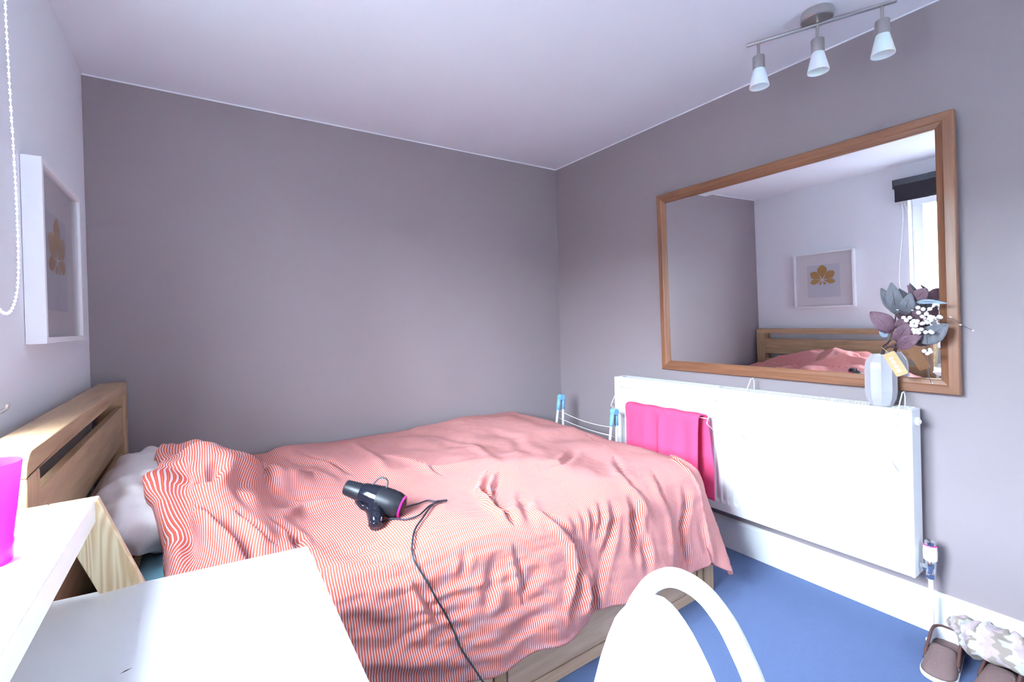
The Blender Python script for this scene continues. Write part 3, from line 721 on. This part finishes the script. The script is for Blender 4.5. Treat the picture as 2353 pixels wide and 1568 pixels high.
L_ = [((2.628, -2.113, 1.240), (2.622, -2.082, 1.322), .038, 'leaf_grey'),
      ((2.632, -2.120, 1.226), (2.615, -2.114, 1.338), .050, 'leaf_grey'),
      ((2.636, -2.142, 1.224), (2.628, -2.166, 1.300), .046, 'leaf_grey'),
      ((2.640, -2.174, 1.276), (2.640, -2.208, 1.316), .046, 'leaf_purple'),
      ((2.640, -2.168, 1.284), (2.640, -2.156, 1.332), .014, 'leaf_purple'),
      ((2.620, -2.112, 1.160), (2.596, -2.056, 1.232), .066, 'leaf_purple'),
      ((2.622, -2.090, 1.136), (2.618, -2.078, 1.182), .030, 'leaf_teal'),
      ((2.624, -2.120, 1.122), (2.616, -2.164, 1.190), .050, 'leaf_purple'),
      ((2.622, -2.126, 1.098), (2.614, -2.196, 1.148), .046, 'leaf_purple'),
      ((2.628, -2.192, 1.120), (2.630, -2.262, 1.182), .066, 'leaf_grey'),
      ((2.634, -2.180, 1.270), (2.622, -2.262, 1.262), .017, 'leaf_teal'),
      ((2.634, -2.128, 1.164), (2.634, -2.140, 1.208), .040, 'leaf_purple'),
      ((2.646, -2.172, 1.206), (2.640, -2.200, 1.246), .038, 'leaf_purple')]
for i, (b_, t_, w_, m_) in enumerate(L_): leaf(b_, Vector(b_).lerp(Vector(t_), 1.08), w_*1.08, m_, bend=.006+.006*(i % 3))
for pth in ([root, neck, (2.640, -2.095, 1.12), (2.634, -2.116, 1.20), (2.630, -2.120, 1.235)],
            [root+Vector((.004, 0, 0)), neck+Vector((0, -.004, 0)), (2.630, -2.115, 1.11), (2.640, -2.150, 1.18), (2.642, -2.172, 1.28)],
            [root+Vector((-.004, 0, 0)), neck+Vector((-.004, 0, 0)), (2.626, -2.098, 1.125), (2.620, -2.112, 1.165)],
            [root+Vector((0, .004, 0)), neck+Vector((.004, -.008, 0)), (2.628, -2.130, 1.10), (2.628, -2.192, 1.122)]):
    tube('stem', spline(pth, 6), .0024, 'twig', fol, 6)
ber = thing('berry_spray', (VC[0]+.006, VC[1]-.004, VZ+.025), 'twiggy spray of white berries among the leaves in the vase', 'berries')
def bp(zx, zy, x):            # points worked out on the plane x = 2.62 beside the vase, pushed along the line of growth
    px, py = 1900+zx/4.61, 620+zy/4.61
    y = -2.072-(px-2020)*.00141+(px-2020)*(px-2020)*5e-7; z = 1.300-(py-680)*.00170
    return Vector((x, y, z))
BP = [(960,415),(1005,432),(975,465),(995,505),(1045,480),(820,512),(868,515),(850,540),(915,545),(895,562),(960,548),(940,570),(900,590),(935,597),(990,575),(1018,570),
      (905,635),(950,640),(995,630),(915,665),(970,665),(1030,660),(1075,655),(1103,662),(1062,525),(1092,542),(1110,515),(1160,510),(1188,515),(1042,565),(1076,505),
      (1020,845),(1055,835),(1082,850),(1045,868),(1070,432)]
b0 = None
for i, (zx, zy) in enumerate(BP):
    c = bp(zx, zy, 2.606+.010*math.sin(i*2.4))
    if b0 is None:
        vs = []; fs = []; add_ball(vs, fs, (0, 0, 0), .0072, 10, 7)
        b0 = obj('berry', vs, fs, 'berry_white', ber, smooth=True, local=True); b0.location = c-WL[ber.name]
    else: link_copy(b0, 'berry', ber, c-WL[ber.name], scale=(1, 1, .9+.2*((i*7) % 5)/5))
hub = bp(1000, 540, 2.615)
for pth in ([(VC[0]+.006, VC[1]-.004, VZ+.03), (VC[0]-.006, VC[1]-.014, VZ+.212), (2.620, -2.125, 1.14), tuple(hub)],
            [tuple(hub), tuple(bp(1110, 515, 2.612)), tuple(bp(1280, 525, 2.61)), tuple(bp(1380, 590, 2.608)), tuple(bp(1480, 640, 2.605))],
            [tuple(hub), tuple(bp(1040, 680, 2.606)), tuple(bp(1045, 840, 2.605)), tuple(bp(1055, 1060, 2.604)), tuple(bp(1078, 1165, 2.603))],
            [tuple(hub), tuple(bp(900, 480, 2.612)), tuple(bp(770, 440, 2.610)), tuple(bp(745, 425, 2.610))],
            [tuple(hub), tuple(bp(960, 620, 2.610)), tuple(bp(930, 660, 2.608))],
            [tuple(hub), tuple(bp(1000, 450, 2.61)), tuple(bp(960, 415, 2.61))]):
    tube('twig', spline(pth, 5), .0011, 'twig', ber, 5)
for zx, zy in ((755, 432), (905, 440), (1275, 515), (1370, 588), (1485, 642), (915, 708), (1080, 1160)):
    c = bp(zx, zy, 2.606); lathe('bud', [(-.004, .0005), (0, .0022), (.004, .0005)], 'berry_white', ber, c, (.1, -.8, -.3), 8)
# orange tag
tg = thing('gift_tag', (2.597, -2.105, 1.08), 'orange tag with white marks hanging in front of the grey vase', 'tag')
tg.rotation_euler = (math.radians(-27), 0, 0)
tw, th = .040, .092
pts = []
for cx, cz, a0 in ((tw/2-.006, -.006, 0), (-tw/2+.006, -.006, 90), (-tw/2+.006, -th+.006, 180), (tw/2-.006, -th+.006, 270)):
    for k in range(5): an = math.radians(a0+k*22.5); pts.append((cx+.006*math.cos(an), cz+.006*math.sin(an)))
prism('card', pts, 'x', -.0006, .0006, 'tag_orange', tg, local=True)
for i, (z, w) in enumerate(((-.022, .013), (-.032, .008), (-.040, .014), (-.050, .007), (-.058, .013), (-.068, .009), (-.075, .016))):
    prism('ink_mark', [(-w/2+.002, z-.0028), (w/2+.002, z-.0028), (w/2+.002, z+.0028), (-w/2+.002, z+.0028)], 'x', -.0011, -.0006, 'tag_ink', tg, local=True)
tube('string', spline([(0, 0, -.010), (.002, .004, .010), (.012, .012, .024), (.030, .02, .030)], 5), .0009, 'string_yellow', tg, 5, local=True)

# ================================================================ ceiling spot light
tl = thing('ceiling_spotlight', (2.42, -1.962, RH), 'brushed nickel ceiling bar with three frosted glass spot lamps', 'ceiling light')
S_ = [Vector((2.340, -1.777, 2.350)), Vector((2.421, -1.960, 2.350)), Vector((2.499, -2.139, 2.350))]
dv = (S_[2]-S_[0]).normalized()
lathe('canopy', [(0, .052), (.004, .054), (.030, .054), (.034, .050), (.034, 0)], 'brushed_nickel', tl, (2.421, -1.960, RH-.0005), (0, 0, -1), 36)
lathe('canopy_stem', [(0, .006), (.03, .006)], 'brushed_nickel', tl, (2.421, -1.960, 2.367), (0, 0, -1), 12)
e0, e1 = S_[0]-dv*.042, S_[2]+dv*.042
lathe('bar', [(0, .006), (.0015, .0075), ((e1-e0).length-.0015, .0075), ((e1-e0).length, .006)], 'brushed_nickel', tl, e0, e1-e0, 14)
for s in S_:
    st = lathe('spot_lamp', [(.004, .0055), (.060, .0055)], 'brushed_nickel', tl, s, (0, 0, -1), 12)
    lathe('lamp_holder', [(.058, .006), (.058, .0215), (.060, .0225), (.108, .0225), (.110, .020)], 'brushed_nickel', st, s, (0, 0, -1), 24)
    lathe('glass_shade', [(.106, .0195), (.112, .0215), (.178, .0365), (.182, .0365), (.180, .0335), (.116, .0185), (.108, .0165)], 'frosted_glass', st, s, (0, 0, -1), 28)
    lathe('bulb', [(.110, .010), (.135, .014), (.155, .013), (.165, .006), (.166, 0)], 'frosted_glass', st, s, (0, 0, -1), 16)
# ================================================================ bed
bed = thing('bed_frame', (1.22, -.79, 0), 'oak double bed frame with slotted headboard and drawers under the striped duvet', 'bed')
HX0, HX1, HY0, HY1, HZ = .035, .130, -1.524, -.045, 1.010
# headboard: rounded frame (top rail and two posts), panels between
def arc(c, r, a0, a1, n=7): return [(c[0]+r*math.cos(math.radians(a0+(a1-a0)*k/n)), c[1]+r*math.sin(math.radians(a0+(a1-a0)*k/n))) for k in range(n+1)]
rad_ = .045
tr = arc((HY0+rad_, HZ-rad_), rad_, 180, 90)+arc((HY1-.012, HZ-.012), .012, 90, 0)+[(HY1, HZ-.046), (HY0, HZ-.046)]
hb_top = prism('headboard_top_rail', tr, 'x', HX0, HX1, 'oak', bed, .003)
pn = prism('headboard_post', [(HY0, 0), (HY0+.088, 0), (HY0+.088, HZ-.0465), (HY0, HZ-.0465)], 'x', HX0, HX1, 'oak_upright', bed, .003)
prism('headboard_post', [(HY1-.084, 0), (HY1, 0), (HY1, HZ-.0465), (HY1-.084, HZ-.0465)], 'x', HX0, HX1, 'oak_upright', bed, .003)
box('joint_plug', (HX0+.052, HY0-.0012, .885), (HX0+.076, HY0+.002, .930), 'oak_upright', pn, .001)
box('headboard_panel', (HX1-.030, HY0+.088, .755), (HX1-.008, HY1-.084, .910), 'oak', bed, .003)
box('headboard_panel', (HX1-.030, HY0+.088, .20), (HX1-.008, HY1-.084, .705), 'oak', bed, .003)
# base with drawers on the near side
BY = -1.535
box('plinth', (.135, BY+.004, .0), (2.250, BY+.022, .043), 'oak_long', bed, .002)
box('side_panel', (.135, BY+.020, .043), (2.250, BY+.036, .335), 'oak_long', bed, .002)
for x0, x1 in ((.150, 1.145), (1.200, 2.188)):
    d_ = box('drawer_front', (x0, BY, .050), (x1, BY+.019, .300), 'oak_long', bed, .003)
box('drawer_divider', (1.150, BY-.001, .046), (1.195, BY+.019, .330), 'oak_upright', bed, .002)
box('end_stile', (2.196, BY-.001, .0), (2.232, BY+.019, .330), 'oak_upright', bed, .002)
box('foot_post', (2.242, BY-.003, 0), (2.310, BY+.065, .345), 'oak_upright', bed, .004)
box('foot_post', (2.242, -.120, 0), (2.310, -.055, .345), 'oak_upright', bed, .004)
box('foot_panel', (2.262, BY+.066, .03), (2.292, -.121, .335), 'oak', bed, .003)
box('far_rail', (.135, -.085, .08), (2.241, -.060, .335), 'oak_long', bed, .003)
box('slat_base', (.135, BY+.040, .300), (2.241, -.090, .332), 'pine_flat', bed, .003)
mt = tag(box('mattress', (.245, -1.440, .3335), (2.10, -.095, .570), 'sheet_blue', None, .035, 4), 'mattress under a light blue fitted sheet, mostly hidden by the duvet', 'mattress')
mt.data.polygons.foreach_set('use_smooth', [True]*len(mt.data.polygons))
# red garment slipped down by the headboard
def red_cloth():
    n, m = 24, 30; P = np.zeros((n, m, 3)); rs = np.random.RandomState(3)
    for i in range(n):
        for j in range(m):
            u, v = i/(n-1), j/(m-1)
            P[i, j] = (.150+.085*u+.006*math.sin(9*v), -1.33+.30*v, .584+.004+.030*math.sin(PI*u)*(.6+.4*math.sin(8*v))+.008*math.sin(17*v+5*u)-.10*(1-u)**3)
    return tag(grid_obj('red_garment', P, 'red_cotton', solid=.004), 'dark red piece of clothing tucked between mattress and headboard', 'clothing')
red_cloth()
# pillow
def pillow():
    n, m = 90, 70; P = np.zeros((n, m, 3)); rs = np.random.RandomState(5)
    for i in range(n):
        th = 2*PI*i/n
        for j in range(m):
            ph = -PI/2+PI*j/(m-1)
            c, s = math.cos(ph), math.sin(ph)
            e = .55
            px = math.copysign(abs(math.cos(th))**e, math.cos(th)); py = math.copysign(abs(math.sin(th))**e, math.sin(th))
            cc = abs(c)**.55; sn = math.copysign(abs(s)**.9, s)
            lx, ly, lz = .168*px*cc, .345*py*cc, .102*sn
            w = .016*math.sin(52*ly+40*lx+3*math.sin(9*lx))*max(0, abs(py)-.25)*cc+.010*math.sin(26*lx-31*ly+1.5*math.sin(20*ly))+.007*math.sin(64*lx+48*lz+9*math.sin(7*ly))+.005*math.sin(90*ly+50*lz)
            k = 1+w*3.2
            P[i, j] = (lx*k, ly*k, lz*(1+w*5))
    a_ = math.radians(17)
    R = np.array([[math.cos(a_), 0, math.sin(a_)], [0, 1, 0], [-math.sin(a_), 0, math.cos(a_)]])
    P = P@R.T
    P += np.array([.303, -.835, .688])
    P[..., 2] = np.maximum(P[..., 2], .5795)
    P[..., 0] = np.maximum(P[..., 0], .134)
    global PIL; PIL = P.reshape(-1, 3)
    o = grid_obj('pillow', P, 'pillow_cotton', wrap_u=True)
    bm = bmesh.new(); bm.from_mesh(o.data); bmesh.ops.remove_doubles(bm, verts=bm.verts, dist=1e-5); bmesh.ops.recalc_face_normals(bm, faces=bm.faces); bm.to_mesh(o.data); bm.free()
    return tag(o, 'plump off-white pillow leaning on the oak headboard', 'pillow')
pillow()
# duvet
da_, db_, DP, DN = duvet_surface(STROKES)
# the cloth rides over the pillow
_h = np.full((80, 120), 0.); _ix = np.clip(((PIL[:, 0])/.012).astype(int), 0, 79); _iy = np.clip((-PIL[:, 1]/.012).astype(int), 0, 119)
np.maximum.at(_h, (_ix, _iy), PIL[:, 2])
for _ in range(2): _h = np.maximum.reduce([np.roll(_h, k, ax) for ax in (0, 1) for k in (-1, 0, 1)])
for _ in range(3): _h = (np.roll(_h, 1, 0)+np.roll(_h, -1, 0)+np.roll(_h, 1, 1)+np.roll(_h, -1, 1)+2*_h)/6
_q = _h[np.clip((DP[..., 0]/.012).astype(int), 0, 79), np.clip((-DP[..., 1]/.012).astype(int), 0, 119)]
_lift = np.where((DP[..., 0] < .62) & (DP[..., 1] > -1.36), np.maximum(0, _q+.018-DP[..., 2]), 0)
for _ in range(14):
    _p = np.pad(_lift, 1, mode='edge'); _lift = (_p[:-2, 1:-1]+_p[2:, 1:-1]+_p[1:-1, :-2]+_p[1:-1, 2:]+2*_lift)/6
DP[..., 2] += _lift
_l = np.zeros_like(da_); _l[1:] = np.cumsum(np.linalg.norm(np.diff(DP, axis=0), axis=-1), axis=0)      # stripes keep their width over the folds
_l -= _l[NA//2][None]
_l = (_l+da_[NA//2][None]-da_)*.38
for _ in range(300): _p = np.pad(_l, ((0, 0), (1, 1)), mode='edge'); _l = (_p[:, :-2]+_p[:, 2:]+2*_l)/4
_l += da_
dv_ = grid_obj('duvet', DP, 'duvet_stripes', None, uv=np.stack([_l+2, db_], -1), solid=.020)
_bm = bmesh.new(); _bm.from_mesh(dv_.data); bmesh.ops.recalc_face_normals(_bm, faces=_bm.faces)
if sum(f.normal.z for f in _bm.faces) < 0: bmesh.ops.reverse_faces(_bm, faces=_bm.faces)
_bm.to_mesh(dv_.data); _bm.free()
tag(dv_, 'rumpled duvet with fine red, orange and white stripes covering the bed', 'duvet')
def on_duvet(a, b, off):
    i = min(NA-1, max(0, int(round(a/A_END*(NA-1))))); j = min(NB-1, max(0, int(round(b/B_END*(NB-1)))))
    n = DN[max(0,i-4):i+5, max(0,j-4):j+5].reshape(-1, 3).mean(0); n = n/np.linalg.norm(n)
    if n[2] < 0 and b < 1.4: n = -n
    p = DP[i, j]+n*off
    return Vector(p)
def duvet_z(x, y):
    k = np.argmin((DP[..., 0]-x)**2+(DP[..., 1]-y)**2+np.where(DP[..., 2] < .55, 9, 0)); return float(DP.reshape(-1, 3)[k, 2])

# ================================================================ hair dryer on the duvet
noz, rear = Vector((.806, -1.180, .700)), Vector((.953, -1.310, .638))
zc = max(duvet_z(.80+.15*t, -1.18-.13*t) for t in (0, .25, .5, .75, 1)); zoff = max(0, zc+.040-.666)
noz.z += zoff; rear.z += zoff
hdz = thing('hair_dryer', (.88, -1.245, zc), 'black hair dryer with a pink button lying on the striped duvet', 'hair dryer')
ax = (rear-noz).normalized(); LL = (rear-noz).length
hn = Vector((.856, -1.335, duvet_z(.856, -1.335)+.020)); mid_ = noz.lerp(rear, .53)
lathe('nozzle', [(0, .018), (0, .023), (.004, .025), (.052, .029), (.060, .030), (.060, .020)], 'dark_plastic', hdz, noz, ax, 28)
lathe('barrel', [(.056, .030), (.064, .034), (.10, .040), (.118, .0415)], 'gloss_black', hdz, noz, ax, 32)
lathe('rear_housing', [(.117, .0405), (.119, .0425), (.16, .0435), (LL-.020, .041), (LL-.006, .036), (LL-.004, .033)], 'dark_plastic', hdz, noz, ax, 32)
lathe('rear_ring', [(LL-.006, .034), (LL-.003, .037), (LL, .034)], 'pink_plastic', hdz, noz, ax, 32)
lathe('intake_grille', [(LL-.006, .033), (LL+.002, .028), (LL+.004, .010), (LL+.004, 0)], 'gloss_black', hdz, noz, ax, 24)
sidev = ax.cross(Vector((0, 0, 1))).normalized(); upd = sidev.cross(ax).normalized()
# pink trim line along the far side of the body
tube('pink_trim', [noz+ax*d-sidev*r*-1*0+(sidev*(-r)+upd*.010)*1.0 if False else noz+ax*d+(sidev*s_*r+upd*.012) for d, r, s_ in [(.05, .0285, -1), (.10, .0400, -1), (.14, .0425, -1), (.185, .0405, -1)]], .0022, 'pink_plastic', hdz, 6)
hp = [mid_-upd*.01, mid_.lerp(hn, .35)-upd*.004, mid_.lerp(hn, .7), hn]
hsh = tube('handle', spline(hp, 6), [.031]*3+[.029]*4+[.026]*4+[.0235]*4+[.020]*4, 'gloss_black', hdz, 16)
tube('handle_flange', spline([noz+ax*.050-upd*.024+sidev*.012, noz+ax*.085-upd*.020+sidev*.045, mid_.lerp(hn, .55)-ax*.030, hn-ax*.020], 6), 1., 'gloss_black', hdz, 10, flat=(.010, .004), upv=(.2, -.5, .8))
for k, dd_ in enumerate((.45, .62, .8)):
    p_ = mid_.lerp(hn, dd_)+Vector((.0, -.002, .026)); box('switch', (p_.x-.005, p_.y-.006, p_.z-.003), (p_.x+.005, p_.y+.006, p_.z+.003), 'dark_plastic', hsh, .0015)
nc = (CAMP-mid_).normalized()
pb = mid_.lerp(hn, .22)+Vector((-.006, -.006, .024))
lathe('cool_button', [(-.004, .0065), (.002, .0065), (.004, .004), (.0042, 0)], 'pink_plastic', hdz, pb, Vector((-.25, -.5, .8)), 16)
tube('hanging_loop', spline([noz+ax*.085+upd*.037-sidev*-.0, noz+ax*.098+upd*.060-sidev*.012, noz+ax*.115+upd*.066-sidev*.014, noz+ax*.130+upd*.058-sidev*.012, noz+ax*.135+upd*.040], 6), .0028, 'cord_black', hdz, 8)
CORD_1P = [hn] + [on_duvet(a, b, .0070) for a, b in CORD_1]
CORD_2P = [on_duvet(a, b, .0080) for a, b in CORD_2]
CORD_2P = [rear.lerp(noz, .1)-upd*.034] + CORD_2P + [on_duvet(CORD_1[-1][0], CORD_1[-1][1], .005)]
C3 = [on_duvet(a, b, .0085) for a, b in CORD_3]
e_ = C3[-1]
C3 += [e_+Vector((.03, -.035, -.06)), e_+Vector((.07, -.10, -.15)), Vector((1.13, -1.80, .006)), Vector((1.20, -1.98, .005)), Vector((1.10, -2.20, .005)), Vector((.80, -2.40, .005)), Vector((.45, -2.5, .005))]
tube('cord', spline(CORD_1P, 8), .0031, 'cord_black', hdz, 6)
tube('cord', spline(CORD_2P, 8), .0031, 'cord_black', hdz, 6)
tube('cord', spline(C3, 8), .0031, 'cord_black', hdz, 6)

# ================================================================ leaning desk: white top, raised shelf, slanted pine end frame
dk = thing('ladder_desk', (.30, -2.15, 0), 'white desk with raised back shelf and slanted pine end frame by the window', 'desk')
def slab(name, poly, z0, z1, mat, bev=.002): return prism(name, poly, 'z', z0, z1, mat, dk, bev)
slab('desk_top', [(.012, -1.530), (.609, -1.612), (.592, -2.72), (.012, -2.70)], .702, .730, 'white_laminate')
slab('raised_shelf', [(.012, -1.577), (.2345, -1.577), (.2345, -2.68), (.012, -2.68)], .872, .917, 'white_laminate')
prism('scuff_mark', [(.300, -1.872), (.306, -1.868), (.313, -1.867), (.306, -1.8705)], 'z', .7301, .7304, 'dark_gap', dk)
def frame_end(y0, y1):
    k = (.303-.236)/(.917-.727); wz = .052
    xf = lambda z: .2375+(.917-z)*k
    leg = [(xf(.917)-.010, .917), (xf(.917), .917), (xf(0), 0), (xf(0)-wz-.006, 0), (xf(.80)-wz, .80), (xf(.845)-wz, .845)]
    prism('slanted_leg', [(xf(.9165)-wz-.02, .9165), (xf(.9165), .9165), (xf(0), 0), (xf(0)-wz, 0)], 'y', y0, y1, 'pine', dk, .002)
    prism('top_batten', [(.012, .872 if False else .850), (xf(.9165)-wz-.0205, .850), (xf(.9165)-wz-.0205, .9165), (.012, .9165)], 'y', y0, y1, 'pine_flat', dk, .002)
frame_end(-1.5755, -1.5545); frame_end(-2.73, -2.709)
# ================================================================ pink tumbler on the shelf
cx, cy, cz = .152, -1.822, .9175
cup = lathe('tumbler', [(0, .026), (.002, .0275), (.030, .0300), (.032, .0290), (.140, .0400), (.142, .0400), (.142, .0385), (.034, .0270), (.008, .0255), (.008, 0)], 'cup_plastic', None, (0, 0, 0), (0, 0, 1), 36)
cup.location = (cx, cy, cz)
tag(cup, 'translucent bright pink plastic tumbler on the raised white shelf', 'cup')

# ================================================================ white chair at the desk
chx, chy = 1.08, -2.29
chr_ = thing('chair', (.86, chy, 0), 'white moulded chair with an open rounded back, beside the desk', 'chair')
hwz = [(.811, 0), (.809, .022), (.800, .047), (.782, .072), (.763, .090), (.735, .109), (.707, .125), (.65, .150), (.60, .168), (.52, .188), (.45, .200)]
band = .031
def loop_c(side):
    out = []
    for i, (z, w) in enumerate(hwz):
        a = hwz[max(i-1, 0)]; b = hwz[min(i+1, len(hwz)-1)]
        t = Vector((b[1]-a[1], b[0]-a[0])) if i else Vector((1, 0)); t.normalize(); nrm = Vector((t[1], -t[0]))*-1
        nrm = Vector((-(-t[1]), -t[0])) if False else Vector((t[1], -t[0]))      # points inwards/down
        c = Vector((w, z))+nrm*(band/2)
        if c[0] < 0: c[0] = 0
        xx = chx-.02*max(0, (.811-z))
        out.append(Vector((xx, chy+side*c[0], c[1])))
    return out
lp = loop_c(1)[::-1]+loop_c(-1)[1:]
lp = spline(lp, 5)
tube('back_loop', lp, 1., 'white_plastic', chr_, 16, flat=(.011, band/2), upv=(1, 0, 0))
pzw = [(1.026, .787, .003), (1.025, .785, .016), (1.025, .780, .028), (1.025, .772, .041), (1.025, .760, .056), (1.025, .745, .071), (1.025, .728, .084), (1.024, .711, .095), (1.023, .670, .113), (1.022, .622, .131), (1.020, .555, .151), (1.016, .50, .162), (1.012, .47, .168)]
P = np.zeros((len(pzw)+13, 17, 3))
for i, (x, z, w) in enumerate(pzw):
    for j in range(17):
        q = (j-8)/8.; P[i, j] = (x-.006*q*q*min(1, (.79-z)/.05), chy+.005+q*w, z)
for k in range(13):
    t = (k+1)/13.; an = min(1, t/.35)*PI/2
    for j in range(17):
        q = (j-8)/8.; w = .168+.037*math.sin(PI*t*.6)
        P[len(pzw)+k, j] = (1.009-.05*math.sin(an)-max(0, t-.35)*.46, chy+.005+q*w, .458-.04*(1-math.cos(an))*.7+.012*q*q-.01*max(0, t-.85)*4)
grid_obj('seat_shell', P, 'white_plastic', chr_, solid=.008)
for sd in (-1, 1):
    tube('rear_leg', [(1.073, chy+sd*.186, .46), (1.085, chy+sd*.195, .30), (1.125, chy+sd*.205, .002)], .013, 'white_plastic', chr_, 12)
    tube('front_leg', [(.690, chy+sd*.150, .415), (.675, chy+sd*.165, .25), (.655, chy+sd*.180, .002)], .013, 'white_plastic', chr_, 12)
    tube('side_rail', [(1.074, chy+sd*.187, .44), (.88, chy+sd*.175, .408), (.690, chy+sd*.150, .405)], .010, 'white_plastic', chr_, 10)

# ================================================================ clothes airer between bed foot and wall
da = thing('drying_rack', (2.5, -.52, 0), 'folding clothes drying rack with blue joints standing behind the bed foot', 'drying rack')
for yj, zj in ((-.295, .700), (-.790, .672)):
    xj = 2.475
    lathe('joint', [(-.018, .012), (-.018, .020), (.018, .020), (.018, .012)], 'blue_plastic', da, (xj+.015, yj, zj), (0, 1, 0), 18)
    for s_, dx in ((-1, -.058), (1, -.015)):
        top_ = Vector((xj-.006 if s_ < 0 else xj+.034, yj+s_*.004, zj-.004)); bot = Vector((top_.x+dx*2.4, yj+s_*.004-.02, .006))
        d_ = (bot-top_).normalized()
        lg = tube('leg', [top_, bot], .0085, 'tube_grey', da, 10)
        tube('joint_sleeve', [top_-d_*.005, top_+d_*.080], .0125, 'blue_plastic', lg, 12)
        lathe('foot_cap', [(0, .011), (.02, .011)], 'blue_plastic', lg, (bot.x, bot.y, .0005), (0, 0, 1), 10)
for zz_, xo, sag in ((.608, .0, .020), (.560, -.012, .012), (.545, .022, .012), (.45, -.05, .01), (.45, .05, .01), (.36, -.08, .01)):
    tube('drying_wire', [(2.475+xo, -.295-.495*t, zz_-.028*t-sag*4*t*(1-t)) for t in np.linspace(0, 1, 9)], .0019, 'white_wire', da, 6)

# ================================================================ slippers and fluffy scarf
def slipper(label, toe, ang, hh_=.050):
    t = thing('slipper', (toe[0], toe[1], 0), label, 'slipper', 'pair of brown slippers by the skirting board'); t.rotation_euler = (0, 0, ang)
    L, N = .262, 44
    def wid(s):                                   # rounded toe at s=0, narrower heel at s=1
        s = min(max(s, 0), 1); return (.046-.006*s)*(1-(1-min(1, s/.22))**2.6)**.5*(1-max(0, (s-.84)/.16)**2.6)**.5
    ss = np.linspace(.002, .998, N); lft = [(L*s, wid(s)) for s in ss]
    outl = lft+[(x, -w) for x, w in lft[::-1]]
    prism('sole', [((x-L/2)*1.03+L/2, y*1.07) for x, y in outl], 'z', .0006, .015, 'slipper_sole', t, .003, local=True)
    P = np.zeros((N, 13, 3))
    for i, s in enumerate(ss):
        for j in range(13): q = (j-6)/6.; P[i, j] = (L*s, q*wid(s)*.95, .0200)
    grid_obj('footbed', P, 'slipper_footbed', t, solid=.004, local=True)
    # toe cover up to the opening
    V = np.zeros((26, 21, 3))
    for i in range(26):
        u = i/25.
        for j in range(21):
            q = (j-10)/10.; s = .004+u*(.56-.05*(1-q*q)+.03*abs(q)); H = .046*min(1, s/.50)**.5
            V[i, j] = (L*s, q*wid(s)*1.03, .0155+H*(1-abs(q)**2.8)**.55)
    grid_obj('toe_cover', V, 'slipper_footbed', t, solid=.003, local=True)
    # collar round the heel: outer wall, pale lining, padded rim
    path = [(s, 1) for s in np.linspace(.34, .985, 26)]+[(s, -1) for s in np.linspace(.985, .34, 26)]
    def wall(sc, z1, nm, mt_, lean):
        Q = np.zeros((len(path), 8, 3))
        for i, (s, sg) in enumerate(path):
            hgt = z1*(.30+.85*min(1, max(0, (s-.34)/.42))**.7)
            for k in range(8):
                v = k/7.; c = sc-lean*v*v
                Q[i, k] = ((L*s-L*.6)*(c if s > .6 else 1)+L*.6, sg*wid(s)*c, .0150+hgt*v)
        o = grid_obj(nm, Q, mt_, t, solid=.0015, local=True); return Q
    Q = wall(1.05, .046, 'heel_collar', 'slipper_suede', .06); wall(.985, .0450, 'lining', 'slipper_lining', .06)
    tube('rim', [tuple(v) for v in (Q[:, -1]*np.array([1, .965, 1])+np.array([-.001, 0, .0005]))], .0048, 'slipper_suede', t, 8, local=True)
    return t
slipper('brown slipper with white lining nearest the radiator pipe, toe towards the room', (2.418, -2.268), .10)
slipper('brown slipper with white lining at the picture corner, partly under the scarf', (2.437, -2.385), -.06)
def scarf():
    n, m = 120, 40
    cp = spline([(2.668, -2.245, .100), (2.660, -2.290, .104), (2.635, -2.345, .098), (2.620, -2.400, .100), (2.640, -2.450, .092), (2.655, -2.510, .075)], 30)
    cp = cp[::max(1, len(cp)//n)]; n = len(cp)
    P = np.zeros((m, n, 3)); UV = np.zeros((m, n, 2)); rs = np.random.RandomState(8)
    for j in range(n):
        u = j/(n-1.); c = cp[j]; T = (cp[min(j+1, n-1)]-cp[max(j-1, 0)]).normalized()
        side = Vector((0, 0, 1)).cross(T).normalized(); upv = T.cross(side)
        r = (.034+.038*min(1, u/.35)+.007*math.sin(19*u)+.005*math.sin(47*u+1))*(math.sin(PI*min(1, max(0, .04+.92*u)))**.35)
        for i in range(m):
            an = 2*PI*i/(m-1); rr = r*(1+.13*math.sin(3*an+7*u)+.09*math.sin(5*an-17*u)+.04*math.sin(11*an+29*u))
            P[i, j] = c+side*(rr*1.05*math.cos(an))+upv*(rr*.70*math.sin(an))
            UV[i, j] = (u*5.5+.25*math.sin(an), an)
    P[..., 2] = np.maximum(P[..., 2], .045)
    P[..., 0] = np.minimum(P[..., 0], RW-.019)
    t = thing('fluffy_scarf', (2.60, -2.35, .05), 'fluffy scarf striped cream, pink and beige lying on the brown slippers', 'scarf')
    o = grid_obj('knit', P, 'scarf_stripes', t, uv=UV)
    bm = bmesh.new(); bm.from_mesh(o.data); bmesh.ops.holes_fill(bm, edges=[e for e in bm.edges if e.is_boundary]); bm.to_mesh(o.data); bm.free()
    vs = []; fs = []; add_ball(vs, fs, (2.588, -2.318, .125), .012, 14, 9); obj('pompom', vs, fs, 'slipper_lining', t, smooth=True)
    return t
scarf()
